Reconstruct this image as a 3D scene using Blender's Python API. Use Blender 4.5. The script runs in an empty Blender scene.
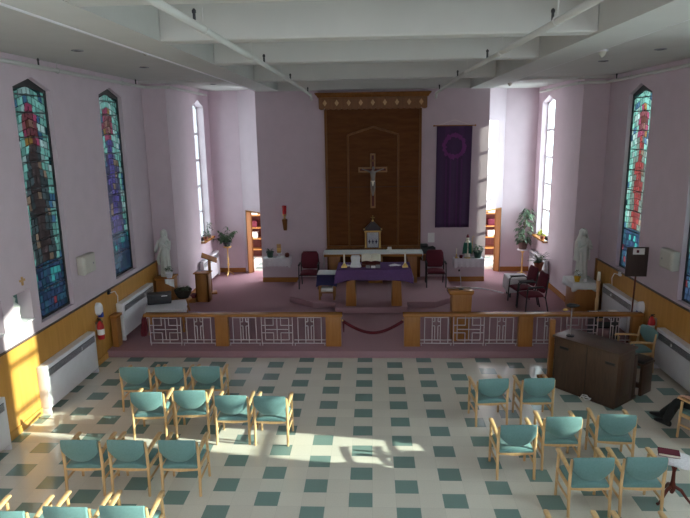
import bpy, bmesh, math, random
from mathutils import Vector, Matrix, Euler
random.seed(7)
PI = math.pi
S = bpy.context.scene
COL = S.collection

# ------------------------------------------------------------------ camera
cam = bpy.data.cameras.new('camera'); camo = bpy.data.objects.new('camera', cam); COL.objects.link(camo)
f_px, th, yaw, roll = 597.72, .21105, -.04709, -.0154
F = Vector((math.sin(yaw)*math.cos(th), math.cos(yaw)*math.cos(th), -math.sin(th)))
R_ = Vector((math.cos(yaw), -math.sin(yaw), 0)); U_ = R_.cross(F)
Rr = R_*math.cos(roll)+U_*math.sin(roll); Ur = -R_*math.sin(roll)+U_*math.cos(roll)
mw = Matrix((Rr, Ur, -F)).transposed().to_4x4(); mw.translation = Vector((.018, -6.777, 4.685))
camo.matrix_world = mw
cam.sensor_width = 36; cam.lens = 36*f_px/690; cam.clip_end = 200
S.camera = camo
# ------------------------------------------------------------------ light
W = bpy.data.worlds.new('daylight'); S.world = W; W.use_nodes = True
wt = W.node_tree; bg = wt.nodes['Background']
SKY_BASE, SKY_GLOW = 4.0, 7.0                    # even overcast sky, brighter round the sun's side
tcw = wt.nodes.new('ShaderNodeTexCoord'); dp = wt.nodes.new('ShaderNodeVectorMath'); dp.operation = 'DOT_PRODUCT'
nrm = wt.nodes.new('ShaderNodeVectorMath'); nrm.operation = 'NORMALIZE'; wt.links.new(tcw.outputs['Generated'], nrm.inputs[0])
wt.links.new(nrm.outputs[0], dp.inputs[0]); dp.inputs[1].default_value = Vector((1, -.14, .305)).normalized()
mr = wt.nodes.new('ShaderNodeMapRange'); mr.interpolation_type = 'SMOOTHSTEP'; wt.links.new(dp.outputs['Value'], mr.inputs['Value'])
mr.inputs['From Min'].default_value = .1; mr.inputs['From Max'].default_value = 1; mr.inputs['To Min'].default_value = SKY_BASE; mr.inputs['To Max'].default_value = SKY_BASE+SKY_GLOW
wt.links.new(mr.outputs[0], bg.inputs[1]); bg.inputs[0].default_value = (.9, .95, 1, 1)
sun = bpy.data.lights.new('sun', 'SUN'); suno = bpy.data.objects.new('sun', sun); COL.objects.link(suno)
sun.energy = 14.0; sun.color = (1, .93, .8); sun.angle = math.radians(.6)
sd = Vector((-1, .15, -.305)); suno.rotation_euler = sd.to_track_quat('-Z', 'Y').to_euler(); suno.location = (12, 0, 8)
S.view_settings.view_transform = 'Standard'; S.view_settings.look = 'None'
S.view_settings.exposure = 0.3; S.view_settings.gamma = 1; S.view_settings.use_curve_mapping = False

# ------------------------------------------------------------------ materials
MATS = {}
def newmat(name):
    m = bpy.data.materials.new(name); m.use_nodes = True; MATS[name] = m
    nt = m.node_tree; return m, nt, nt.nodes['Principled BSDF']
def node(nt, t, **kw):
    n = nt.nodes.new(t)
    for k, v in kw.items(): setattr(n, k, v)
    return n
def mat(name, c, rough=.6, var=.12, scale=8, metal=0, bump=0, spec=.4, stretch=(1, 1, 1), sheen=0):
    m, nt, p = newmat(name); L = nt.links.new
    tc = node(nt, 'ShaderNodeTexCoord'); mp = node(nt, 'ShaderNodeMapping'); mp.inputs['Scale'].default_value = stretch
    L(tc.outputs['Object'], mp.inputs[0])
    nz = node(nt, 'ShaderNodeTexNoise'); nz.inputs['Scale'].default_value = scale; nz.inputs['Detail'].default_value = 4
    L(mp.outputs[0], nz.inputs['Vector'])
    r = node(nt, 'ShaderNodeValToRGB')
    a = [max(0, x*(1-var)) for x in c]; b = [min(1, x*(1+var)) for x in c]
    r.color_ramp.elements[0].position = .3; r.color_ramp.elements[1].position = .7
    r.color_ramp.elements[0].color = (*a, 1); r.color_ramp.elements[1].color = (*b, 1)
    L(nz.outputs[0], r.inputs[0]); L(r.outputs[0], p.inputs['Base Color'])
    p.inputs['Roughness'].default_value = rough; p.inputs['Metallic'].default_value = metal
    p.inputs['Specular IOR Level'].default_value = spec
    if sheen: p.inputs['Sheen Weight'].default_value = sheen
    if bump:
        bp = node(nt, 'ShaderNodeBump'); bp.inputs['Strength'].default_value = bump; bp.inputs['Distance'].default_value = .01
        L(nz.outputs[0], bp.inputs['Height']); L(bp.outputs[0], p.inputs['Normal'])
    return m
def wood(name, c1, c2, rough=.4, grain=(1, 1, .08), scale=22, spec=.4):
    m, nt, p = newmat(name); L = nt.links.new
    tc = node(nt, 'ShaderNodeTexCoord'); mp = node(nt, 'ShaderNodeMapping'); mp.inputs['Scale'].default_value = grain
    L(tc.outputs['Object'], mp.inputs[0])
    nz = node(nt, 'ShaderNodeTexNoise'); nz.inputs['Scale'].default_value = scale; nz.inputs['Detail'].default_value = 6; nz.inputs['Distortion'].default_value = .6
    L(mp.outputs[0], nz.inputs['Vector'])
    r = node(nt, 'ShaderNodeValToRGB'); r.color_ramp.elements[0].position = .3; r.color_ramp.elements[1].position = .72
    r.color_ramp.elements[0].color = (*c1, 1); r.color_ramp.elements[1].color = (*c2, 1)
    L(nz.outputs[0], r.inputs[0]); L(r.outputs[0], p.inputs['Base Color'])
    p.inputs['Roughness'].default_value = rough; p.inputs['Specular IOR Level'].default_value = spec
    return m
def tile_mat():
    m, nt, p = newmat('vinyl_tile'); L = nt.links.new
    tc = node(nt, 'ShaderNodeTexCoord'); sp = node(nt, 'ShaderNodeSeparateXYZ'); L(tc.outputs['Object'], sp.inputs[0])
    def M(op, a, b=None):
        n = node(nt, 'ShaderNodeMath', operation=op)
        for i, v in enumerate((a, b)):
            if v is None: continue
            if isinstance(v, (int, float)): n.inputs[i].default_value = v
            else: L(v, n.inputs[i])
        return n.outputs[0]
    ux = M('DIVIDE', sp.outputs[0], .3048); uy = M('DIVIDE', sp.outputs[1], .3048)
    ix = M('ADD', M('FLOOR', ux), 1); iy = M('FLOOR', uy)
    e1 = M('LESS_THAN', M('FLOORED_MODULO', M('ADD', ix, .1), 2), .5)
    e2 = M('LESS_THAN', M('FLOORED_MODULO', M('ADD', M('ADD', M('MULTIPLY', ix, .5), iy), .1), 2), .4)
    g = M('MULTIPLY', e1, e2)
    cv = node(nt, 'ShaderNodeCombineXYZ'); L(ix, cv.inputs[0]); L(iy, cv.inputs[1])
    wn = node(nt, 'ShaderNodeTexWhiteNoise', noise_dimensions='2D'); L(cv.outputs[0], wn.inputs['Vector'])
    nz = node(nt, 'ShaderNodeTexNoise'); nz.inputs['Scale'].default_value = 60; nz.inputs['Detail'].default_value = 4; L(tc.outputs['Object'], nz.inputs['Vector'])
    mx = node(nt, 'ShaderNodeMix', data_type='RGBA'); L(g, mx.inputs[0])
    mx.inputs[6].default_value = (.70, .655, .58, 1); mx.inputs[7].default_value = (.205, .295, .275, 1)
    fx = M('FRACT', ux); fy = M('FRACT', uy)
    seam = M('MAXIMUM', M('GREATER_THAN', M('ABSOLUTE', M('SUBTRACT', fx, .5)), .492), M('GREATER_THAN', M('ABSOLUTE', M('SUBTRACT', fy, .5)), .492))
    br = M('ADD', M('MULTIPLY', wn.outputs[0], .08), M('MULTIPLY', nz.outputs[0], .22))
    br = M('ADD', br, .85); br = M('SUBTRACT', br, M('MULTIPLY', seam, .12))
    ml = node(nt, 'ShaderNodeMix', data_type='RGBA', blend_type='MULTIPLY'); ml.inputs[0].default_value = 1
    L(mx.outputs[2], ml.inputs[6]); L(br, ml.inputs[7]); L(ml.outputs[2], p.inputs['Base Color'])
    p.inputs['Roughness'].default_value = .2; p.inputs['Specular IOR Level'].default_value = .5
    n2 = node(nt, 'ShaderNodeTexNoise'); n2.inputs['Scale'].default_value = 3; L(tc.outputs['Object'], n2.inputs['Vector'])
    L(M('ADD', M('MULTIPLY', n2.outputs[0], .14), .07), p.inputs['Roughness'])
    return m
def stained_mat():
    m, nt, p = newmat('stained_glass'); L = nt.links.new
    nt.nodes.remove(p); out = nt.nodes['Material Output']
    a = node(nt, 'ShaderNodeVertexColor', layer_name='glass')
    t = node(nt, 'ShaderNodeBsdfTranslucent'); d = node(nt, 'ShaderNodeBsdfPrincipled'); d.inputs['Roughness'].default_value = .25
    L(a.outputs[0], t.inputs[0])
    k = node(nt, 'ShaderNodeMix', data_type='RGBA', blend_type='MULTIPLY'); k.inputs[0].default_value = 1
    L(a.outputs[0], k.inputs[6]); k.inputs[7].default_value = (.25, .25, .25, 1); L(k.outputs[2], d.inputs['Base Color'])
    s = node(nt, 'ShaderNodeMixShader'); s.inputs[0].default_value = .3
    L(t.outputs[0], s.inputs[1]); L(d.outputs[0], s.inputs[2]); L(s.outputs[0], out.inputs[0])
    return m
def clear_mat():
    m, nt, p = newmat('window_glass'); L = nt.links.new
    nt.nodes.remove(p); out = nt.nodes['Material Output']
    t = node(nt, 'ShaderNodeBsdfTransparent'); t.inputs[0].default_value = (.86, .95, .93, 1)
    g = node(nt, 'ShaderNodeBsdfGlossy'); g.inputs['Roughness'].default_value = .05
    s = node(nt, 'ShaderNodeMixShader'); s.inputs[0].default_value = .06
    L(t.outputs[0], s.inputs[1]); L(g.outputs[0], s.inputs[2]); L(s.outputs[0], out.inputs[0])
    return m
def banner_mat():
    m, nt, p = newmat('purple_banner'); L = nt.links.new
    tc = node(nt, 'ShaderNodeTexCoord'); sp = node(nt, 'ShaderNodeSeparateXYZ'); L(tc.outputs['Object'], sp.inputs[0])
    def M(op, a, b=None):
        n = node(nt, 'ShaderNodeMath', operation=op)
        for i, v in enumerate((a, b)):
            if v is None: continue
            if isinstance(v, (int, float)): n.inputs[i].default_value = v
            else: L(v, n.inputs[i])
        return n.outputs[0]
    x = sp.outputs[0]; z = sp.outputs[2]                        # local: x from the middle, z from the rod downwards
    nz = node(nt, 'ShaderNodeTexNoise'); nz.inputs['Scale'].default_value = 14; L(tc.outputs['Object'], nz.inputs['Vector'])
    zz = M('ADD', z, .58)
    r = M('SQRT', M('ADD', M('POWER', M('DIVIDE', x, .34), 2), M('POWER', M('DIVIDE', zz, .36), 2)))
    ring = M('LESS_THAN', M('ABSOLUTE', M('SUBTRACT', M('ADD', r, M('MULTIPLY', M('SUBTRACT', nz.outputs[0], .5), .5)), .85)), .16)
    stripe = M('LESS_THAN', M('ABSOLUTE', M('SUBTRACT', M('ABSOLUTE', M('SUBTRACT', M('ABSOLUTE', x), .16)), .06)), .025)
    stripe = M('MULTIPLY', stripe, M('LESS_THAN', z, -.95))
    up = M('MULTIPLY', M('LESS_THAN', M('ABSOLUTE', M('SUBTRACT', M('ABSOLUTE', x), .2)), .07), M('GREATER_THAN', z, -.3))
    mask = M('ADD', M('MULTIPLY', ring, .9), M('ADD', M('MULTIPLY', stripe, .28), M('MULTIPLY', up, .15)))
    mx = node(nt, 'ShaderNodeMix', data_type='RGBA'); L(mask, mx.inputs[0])
    mx.inputs[6].default_value = (.052, .02, .075, 1); mx.inputs[7].default_value = (.17, .03, .18, 1)
    L(mx.outputs[2], p.inputs['Base Color']); p.inputs['Roughness'].default_value = .8
    return m
def damask(name, c1, c2, scale=26):
    m, nt, p = newmat(name); L = nt.links.new
    tc = node(nt, 'ShaderNodeTexCoord')
    v = node(nt, 'ShaderNodeTexVoronoi', feature='DISTANCE_TO_EDGE'); v.inputs['Scale'].default_value = scale; L(tc.outputs['Object'], v.inputs['Vector'])
    r = node(nt, 'ShaderNodeValToRGB'); r.color_ramp.elements[0].color = (*c2, 1); r.color_ramp.elements[1].color = (*c1, 1); r.color_ramp.elements[1].position = .22
    L(v.outputs[0], r.inputs[0]); L(r.outputs[0], p.inputs['Base Color']); p.inputs['Roughness'].default_value = .65
    return m
def curtain_mat():
    return damask('veil_cloth', (.55, .55, .6), (.12, .13, .22), 9)

PINK = mat('pink_paint', (.57, .46, .515), .75, .03, 3)
CEIL = mat('ceiling_paint', (.53, .52, .50), .8, .03, 2)
WHITE = mat('white_enamel', (.72, .70, .74), .4, .03, 6)
FRET = mat('fretwork_enamel', (.50, .43, .46), .45, .03, 6)
GRILLE = mat('grey_grille', (.16, .16, .18), .6, .2, 60)
TILE = tile_mat()
CARPET = mat('mauve_carpet', (.34, .20, .228), .95, .16, 160, bump=.3, spec=.1)
HONEY = wood('honey_plywood', (.47, .225, .045), (.56, .285, .07), .35, (1, 1, .12), 9)
OAK = wood('orange_oak', (.29, .115, .028), (.37, .16, .044), .4, (1, 1, .1), 16)
OAKX = wood('orange_oak_long', (.30, .12, .03), (.385, .168, .046), .25, (.1, 1, 1), 16)
REREDOS = wood('reredos_veneer', (.105, .034, .008), (.145, .051, .013), .55, (.2, 1, 1), 10, .12)
TRIMW = wood('reredos_moulding', (.16, .06, .014), (.225, .09, .024), .4, (1, 1, .1), 14, .25)
CROSSW = wood('cross_wood', (.25, .11, .03), (.34, .155, .045), .4)
INLAY = wood('light_inlay', (.46, .25, .09), (.55, .32, .13), .4)
BEECH = wood('beech_frame', (.58, .36, .17), (.70, .46, .24), .35, (1, 1, .15), 20)
ORGAN = wood('organ_walnut', (.056, .031, .020), (.088, .049, .031), .3, (1, 1, .12), 30)
MAHOG = wood('mahogany', (.09, .02, .015), (.14, .035, .025), .45, spec=.2)
DARKW = wood('dark_board', (.035, .022, .02), (.055, .035, .03), .6)
TEAL = mat('teal_upholstery', (.125, .245, .245), .55, .06, 40, spec=.3, sheen=.2)
MAROON = mat('maroon_upholstery', (.11, .018, .03), .85, .1, 60, spec=.2)
BLACK = mat('black_metal', (.015, .015, .017), .4, .1, 20)
BLACKP = mat('black_plastic', (.02, .02, .024), .5, .15, 20)
PURPLE = damask('purple_damask', (.072, .022, .115), (.105, .035, .16))
BLUECL = mat('navy_cloth', (.022, .018, .075), .8, .1, 30)
LACE = mat('white_lace', (.66, .63, .67), .85, .1, 50, bump=.2)
LINEN = mat('white_linen', (.72, .72, .74), .8, .04, 20)
PAPER = mat('white_paper', (.8, .79, .78), .8, .03, 20)
GOLD = mat('brass', (.72, .48, .17), .3, .1, 20, metal=.9)
STONE = mat('statue_plaster', (.60, .61, .58), .6, .05, 12)
RED = mat('red_velvet', (.10, .006, .014), .8, .15, 40)
REDG = mat('red_glass', (.45, .01, .015), .15, .1, 10)
REDP = mat('red_enamel', (.45, .02, .025), .35, .05, 10)
GREEN = mat('leaf_green', (.045, .085, .04), .5, .5, 18)
GREEN2 = mat('pale_leaf', (.075, .115, .075), .5, .5, 18)
YELG = mat('yellow_leaf', (.42, .42, .06), .5, .3, 18)
TERRA = mat('terracotta', (.25, .07, .035), .7, .1, 14)
BROWNP = mat('brown_pot', (.12, .065, .055), .6, .1, 14)
GREENP = mat('green_pot', (.03, .07, .05), .5, .1, 14)
STEM = mat('plant_stem', (.09, .075, .03), .7, .2, 20)
YELLOW = mat('yellow_plastic', (.62, .36, .02), .4, .05, 10)
BEIGE = mat('beige_plastic', (.50, .47, .42), .5, .04, 10)
BLUE = mat('blue_plastic', (.02, .05, .3), .4, .1, 10)
CREAM = mat('candle_wax', (.8, .74, .62), .5, .03, 10)
SILVER = mat('brushed_steel', (.55, .55, .57), .3, .05, 20, metal=.9)
EMER = mat('emerald_paint', (.02, .15, .10), .5, .3, 20)
SKIN = mat('skin', (.55, .32, .24), .5, .06, 10)
CORPUS = mat('pewter_figure', (.22, .19, .17), .5, .1, 10, metal=.2)
TROUS = mat('dark_trousers', (.018, .02, .022), .8, .15, 40)
SHIRT = mat('grey_shirt', (.12, .13, .15), .85, .1, 40)
HAIR = mat('grey_hair', (.12, .10, .09), .7, .3, 60)
LEATHER = mat('black_leather', (.012, .012, .013), .3, .1, 30)
LEAD = mat('lead_came', (.03, .03, .034), .5, .1, 30)
GREY = mat('grey_print', (.25, .25, .27), .7, .2, 40)
VEIL = mat('veil_cloth', (.5, .5, .55), .8, .15, 30)
BANNER = banner_mat()
STAINED = stained_mat()
CLEAR = clear_mat()
NICHE = mat('niche_panel', (.10, .19, .17), .5, .4, 12)
SHADEG = mat('dark_roof', (.035, .02, .025), .4, .1, 10)
BASKET = mat('dark_wicker', (.03, .022, .018), .8, .4, 60, bump=.5)

# ------------------------------------------------------------------ mesh builder
OFF = {}
def T(x, y, z, rx=0, ry=0, rz=0): return Matrix.Translation((x, y, z)) @ Euler((rx, ry, rz)).to_matrix().to_4x4()
class MB:
    def __init__(s): s.bm = bmesh.new()
    def _add(s, pts, faces, M=None):
        vs = [s.bm.verts.new((M @ Vector(p)) if M else p) for p in pts]
        for f in faces:
            try: s.bm.faces.new([vs[i] for i in f])
            except ValueError: pass
        return s
    def box(s, x0, y0, z0, x1, y1, z1, M=None):
        p = [(x0,y0,z0),(x1,y0,z0),(x1,y1,z0),(x0,y1,z0),(x0,y0,z1),(x1,y0,z1),(x1,y1,z1),(x0,y1,z1)]
        return s._add(p, [(0,3,2,1),(4,5,6,7),(0,1,5,4),(1,2,6,5),(2,3,7,6),(3,0,4,7)], M)
    def loft(s, rings, cap=True, close=True, M=None):
        n = len(rings[0]); pts = [p for r in rings for p in r]; fs = []
        for i in range(len(rings)-1):
            for j in range(n if close else n-1):
                k = (j+1) % n; fs.append((i*n+j, i*n+k, (i+1)*n+k, (i+1)*n+j))
        if cap:
            fs.append(tuple(range(n))[::-1]); fs.append(tuple((len(rings)-1)*n+j for j in range(n)))
        return s._add(pts, fs, M)
    def tube(s, pts, r, n=8, M=None, flat=1.0):
        pts = [Vector(p) for p in pts]; rings = []
        rs = r if isinstance(r, (list, tuple)) else [r]*len(pts)
        up = None
        for i, p in enumerate(pts):
            d = (pts[min(i+1, len(pts)-1)]-pts[max(i-1, 0)]).normalized()
            a = Vector((0, 0, 1)) if abs(d.z) < .95 else Vector((0, 1, 0))
            if up is None: u = (a-d*a.dot(d)).normalized()
            else:
                u = up-d*up.dot(d); u = u.normalized() if u.length > 1e-4 else (a-d*a.dot(d)).normalized()
            up = u; v = d.cross(u)
            rings.append([tuple(p+(u*math.cos(t)*flat+v*math.sin(t))*rs[i]) for t in [2*PI*k/n for k in range(n)]])
        return s.loft(rings, True, True, M)
    def lathe(s, prof, n=16, M=None, c=(0, 0)):
        return s.loft([[(c[0]+r*math.cos(2*PI*k/n), c[1]+r*math.sin(2*PI*k/n), z) for k in range(n)] for r, z in prof], True, True, M)
    def ball(s, c, r, n=12, m=8, M=None):
        rx, ry, rz = r if isinstance(r, tuple) else (r, r, r)
        rings = []
        for i in range(m+1):
            a = -PI/2+PI*i/m; q = max(math.cos(a), .02)
            rings.append([(c[0]+rx*q*math.cos(2*PI*k/n), c[1]+ry*q*math.sin(2*PI*k/n), c[2]+rz*math.sin(a)) for k in range(n)])
        return s.loft(rings, True, True, M)
    def prism(s, poly, ax, a0, a1, M=None):
        def P(u, v, a): return {0: (a, u, v), 1: (u, a, v), 2: (u, v, a)}[ax]
        return s.loft([[P(u, v, a0) for u, v in poly], [P(u, v, a1) for u, v in poly]], True, True, M)
    def sheet(s, fn, nu, nv, M=None):
        pts = [fn(i/nu, j/nv) for i in range(nu+1) for j in range(nv+1)]
        fs = [(i*(nv+1)+j, (i+1)*(nv+1)+j, (i+1)*(nv+1)+j+1, i*(nv+1)+j+1) for i in range(nu) for j in range(nv)]
        return s._add(pts, fs, M)
    def build(s, name, m, parent=None, bevel=0, smooth=True, solid=0, seg=2, sub=0, recalc=True):
        bm = s.bm
        if recalc: bmesh.ops.recalc_face_normals(bm, faces=bm.faces[:])
        if bevel:
            es = [e for e in bm.edges if e.is_manifold and e.calc_face_angle(0) > .6]
            bmesh.ops.bevel(bm, geom=es, offset=bevel, segments=seg, affect='EDGES', profile=.5, clamp_overlap=True)
        if parent is not None:
            bmesh.ops.translate(bm, verts=bm.verts[:], vec=-OFF.get(parent.name, Vector()))
        for f in bm.faces: f.smooth = smooth
        for e in bm.edges:
            if e.is_manifold and e.calc_face_angle(0) > .7: e.smooth = False
        me = bpy.data.meshes.new(name); bm.to_mesh(me); bm.free()
        o = bpy.data.objects.new(name, me); COL.objects.link(o); me.materials.append(m)
        if parent is not None: o.parent = parent; OFF[o.name] = OFF.get(parent.name, Vector())
        if solid:
            md = o.modifiers.new('thick', 'SOLIDIFY'); md.thickness = solid; md.offset = 0
        if sub:
            md = o.modifiers.new('smooth', 'SUBSURF'); md.levels = sub; md.render_levels = sub
        return o
def tag(o, label, cat, group=None, kind=None):
    o['label'] = label; o['category'] = cat
    if group: o['group'] = group
    if kind: o['kind'] = kind
    return o
def thing(name, label, cat, loc=(0, 0, 0), group=None):
    o = bpy.data.objects.new(name, None); COL.objects.link(o); o.location = loc; o.empty_display_size = .1
    OFF[o.name] = Vector(loc); return tag(o, label, cat, group)
def struct(o): o['kind'] = 'structure'; return o
def kids(o): return [c for c in list(bpy.data.objects) if c.parent == o]
def dup(src, loc, rz, label, group=None):
    ch = {o: kids(o) for o in [src]}
    def cp(o, par):
        c = o.copy(); COL.objects.link(c)
        if par is not None: c.parent = par
        for k in kids(o): cp(k, c)
        return c
    r = cp(src, None); r.location = loc; r.rotation_euler = (0, 0, rz); r['label'] = label
    if group: r['group'] = group
    return r

# ------------------------------------------------------------------ dimensions
ZP, ZD = .16, .32                       # carpeted platform, altar dais
XL, XR = -5.70, 5.75                    # nave walls
SL, SR = -5.10, 5.12                    # sanctuary side walls
YP, YM, YA = 8.38, 11.0, 12.33          # pier faces, main back wall, alcove back walls
ZC, ZB, ZT = 5.94, 5.83, 6.75           # aisle ceiling, beam undersides, bay ceiling
YB = -9.0

# ------------------------------------------------------------------ floors
def pl(name, x0, y0, x1, y1, z0, z1, m): return struct(MB().box(x0, y0, z0, x1, y1, z1).build(name, m, smooth=False))
pl('floor', XL-.3, YB, XR+.3, 5.2, -.12, 0, TILE)
struct(MB().box(XL, 5.09, .0, XR, 12.6, ZP).build('floor_sanctuary', CARPET, bevel=.02))
dais = [(-2.24, 11.0), (-2.24, 8.8), (-1.55, 8.22), (-.94, 8.22), (-.94, 7.74), (.90, 7.74), (.90, 8.22), (1.64, 8.22), (2.26, 8.8), (2.26, 11.0)]
struct(MB().prism(dais, 2, ZP, ZD).build('floor_dais', CARPET, bevel=.015))

# ------------------------------------------------------------------ walls with pointed windows
def wall_y(name, xa, xb, y0, y1, z0, z1, wins, m=PINK):
    """wall along Y between x=xa..xb, with openings (ya, yb, sill, shoulder, apex)"""
    b = MB(); cur = y0
    for (a, c, s, h, ap) in sorted(wins):
        if a > cur: b.box(xa, cur, z0, xb, a, z1)
        if s > z0: b.box(xa, a, z0, xb, c, s)
        b.prism([(a, h), ((a+c)/2, ap), (c, h), (c, z1), ((a+c)/2, z1), (a, z1)], 0, xa, xb) if ap > h else b.box(xa, a, h, xb, c, z1)
        cur = c
    if cur < y1: b.box(xa, cur, z0, xb, y1, z1)
    return struct(b.build(name, m, smooth=False))
SH, AP, SI = 5.46, 5.65, 1.52
winL = [(2.87, 4.02, SI, SH, AP), (5.95, 7.12, SI, SH+.05, AP+.04), (-.1, 1.0, SI, SH, AP), (-3.15, -2.05, SI, SH, AP), (-6.2, -5.1, SI, SH, AP)]
winR = [(3.2, 4.36, SI-.05, SH-.06, AP-.06), (6.15, 7.28, SI-.05, SH-.08, AP-.06), (.0, .87, SI, SH, AP), (-3.15, -2.05, SI, SH, AP), (-6.2, -5.1, SI, SH, AP)]
nichesL = [(2.14, 2.64, 1.66, 2.2, 2.2), (1.35, 1.84, 1.66, 2.22, 2.22)]
wall_y('wall_left', XL-.3, XL, YB, YP+.3, -.1, 6.9, winL+nichesL)
wall_y('wall_right', XR, XR+.3, YB, YP+.3, -.1, 6.9, winR)
swL = (10.62, 11.72, 1.5, 5.45, 5.64); swR = (10.62, 11.88, 1.45, 5.42, 5.6)
wall_y('wall_sanctuary_left', SL-.35, SL, YP+.3, YA+.2, 0, 6.9, [swL])
wall_y('wall_sanctuary_right', SR, SR+.26, YP+.3, YA+.2, 0, 6.9, [swR])
for a_ in (((XL-.3, -2.5, 0, 6.9), (2.5, XR+.3, 0, 6.9), (-2.5, 2.5, 0, 3.0), (-2.5, 2.5, 5.6, 6.9)),):
    b = MB()
    for x0, x1, z0, z1 in a_: b.box(x0, YB-.3, z0, x1, YB, z1)
    struct(b.build('wall_rear', PINK, smooth=False))  # unseen end wall; its high unglazed opening is added for sky fill
pl('wall_pier_left', XL-.3, YP, SL, YP+.3, 0, 6.9, PINK)
pl('wall_pier_right', SR, YP, XR+.3, YP+.3, 0, 6.9, PINK)
CXL, CXR = -4.17, 4.14
pl('wall_alcove_left', SL-.35, YA, CXL, YA+.2, 0, 6.9, PINK)
pl('wall_alcove_right', CXR, YA, SR+.35, YA+.2, 0, 6.9, PINK)
pl('wall_back', -3.36, YM, 3.39, YM+.22, 0, 6.9, PINK)
def diag(name, sgn, ax, ay, length, d0, d1, doorname):
    """45 degree wall with a doorway; local x runs from the alcove corner towards the main wall"""
    M = T(ax, ay, 0, 0, 0, -PI/4) if sgn > 0 else T(ax, ay, 0, 0, 0, PI/4) @ Matrix.Scale(-1, 4, (1, 0, 0))
    t = .14
    b = MB().box(0, 0, 0, d0, t, 6.9, M).box(d1, 0, 0, length, t, 6.9, M).box(d0, 0, 2.24, d1, t, 6.9, M)
    struct(b.build(name, PINK, smooth=False))
    fr = MB()
    for x in (d0, d1-.05): fr.box(x, -.02, ZP, x+.05, t+.02, 2.24, M)
    fr.box(d0, -.02, 2.19, d1, t+.02, 2.24, M)
    f = struct(fr.build(doorname, OAK, smooth=False))
    leaf = MB().box(0, 0, ZP+.01, .78, .04, 2.18, M @ T(d0+.07, t+.03, 0, 0, 0, 2.58)).build('door_leaf', OAK, f)
    MB().ball(tuple(M @ T(d0+.07, t+.03, 0, 0, 0, 2.58) @ Vector((.7, -.035, 1.2))), .03).build('door_handle', GOLD, leaf)
diag('wall_diagonal_left', 1, CXL, YA, 1.15, .17, 1.05, 'door_1')
diag('wall_diagonal_right', -1, CXR, YA, 1.1, .06, .98, 'door_2')
# the rooms behind the two doors
for nm, x0, x1, q in (('left', -5.8, -2.4, -1), ('right', 2.4, 5.8, 1)):
    pl('floor_room_'+nm, x0, 12.55, x1, 15.2, .04, ZP, TILE)
    pl('floor_threshold_'+nm, min(q*3.36, q*4.2), 11.2, max(q*3.36, q*4.2), 12.55, .03, ZP-.004, TILE)
    pl('wall_room_'+nm, x0, 15.0, x1, 15.2, 0, 3.6, PINK)
    pl('shade_panel_room_'+nm, x0, 13.6, x1, 15.2, 3.6, 3.7, CEIL)  # part roof added out of view to dim the shelving; rest open to sky
for q, nm in ((-1, 'left'), (1, 'right')):
    cxs = q*4.42
    t = thing('bookcase', 'wooden shelving with papers seen through the %s doorway' % nm, 'bookcase', (cxs, 14.7, ZP))
    MB().box(cxs-.6, 14.6, ZP, cxs-.56, 14.98, 1.75).box(cxs+.56, 14.6, ZP, cxs+.6, 14.98, 1.75).build('side_panel', OAK, t, smooth=False)
    for z in (.45, .85, 1.25, 1.71): MB().box(cxs-.56, 14.6, z, cxs+.56, 14.98, z+.04).build('shelf', OAK, t, smooth=False)
    MB().box(cxs-.56, 14.95, ZP, cxs+.56, 14.98, 1.75).build('back_panel', MAHOG, t, smooth=False)
    for z, h_, m, lab in ((1.75, .26, PAPER, 'white box on top of the shelving'), (1.29, .24, MAROON, 'dark red box on the shelving'), (.89, .22, PAPER, 'pale papers on the lower shelf')):
        tag(MB().box(cxs-.25, 14.64, z+.001, cxs+.22, 14.9, z+h_).build('storage_box', m, bevel=.01), lab+' seen through the %s doorway' % nm, 'box')
# skirting
def bb(name, x0, y0, x1, y1): pl(name, x0, y0, x1, y1, ZP, ZP+.15, OAKX)
bb('baseboard_back', -3.36, YM-.025, -2.24, YM); bb('baseboard_back_right', 2.27, YM-.025, 3.39, YM)
bb('baseboard_alcove_left', SL, YA-.025, CXL, YA); bb('baseboard_alcove_right', CXR, YA-.025, SR, YA)
bb('baseboard_sanctuary_left', SL, YP, SL+.025, YA); bb('baseboard_sanctuary_right', SR-.025, YP, SR, YA)
# plywood wainscot, its rail and plinth
for side, x, d, bk in (('left', XL, .03, .012), ('right', XR, -.03, -.012)):
    a, c = sorted((x, x+d)); pl('wainscot_'+side, a, YB, c, YP, 0, 1.4, HONEY)
    a, c = sorted((x, x+d*1.7)); pl('trim_wainscot_'+side, a, YB, c, YP, 1.4, 1.417, ORGAN)
    a, c = sorted((x, x+d*1.6)); pl('baseboard_'+side, a, YB, c, 5.09, 0, .13, HONEY)
    a, c = sorted((x+d, x+d+d)); pl('trim_corner_'+side, a, YP-.07, c, YP, ZP, 1.43, OAK)

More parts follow.
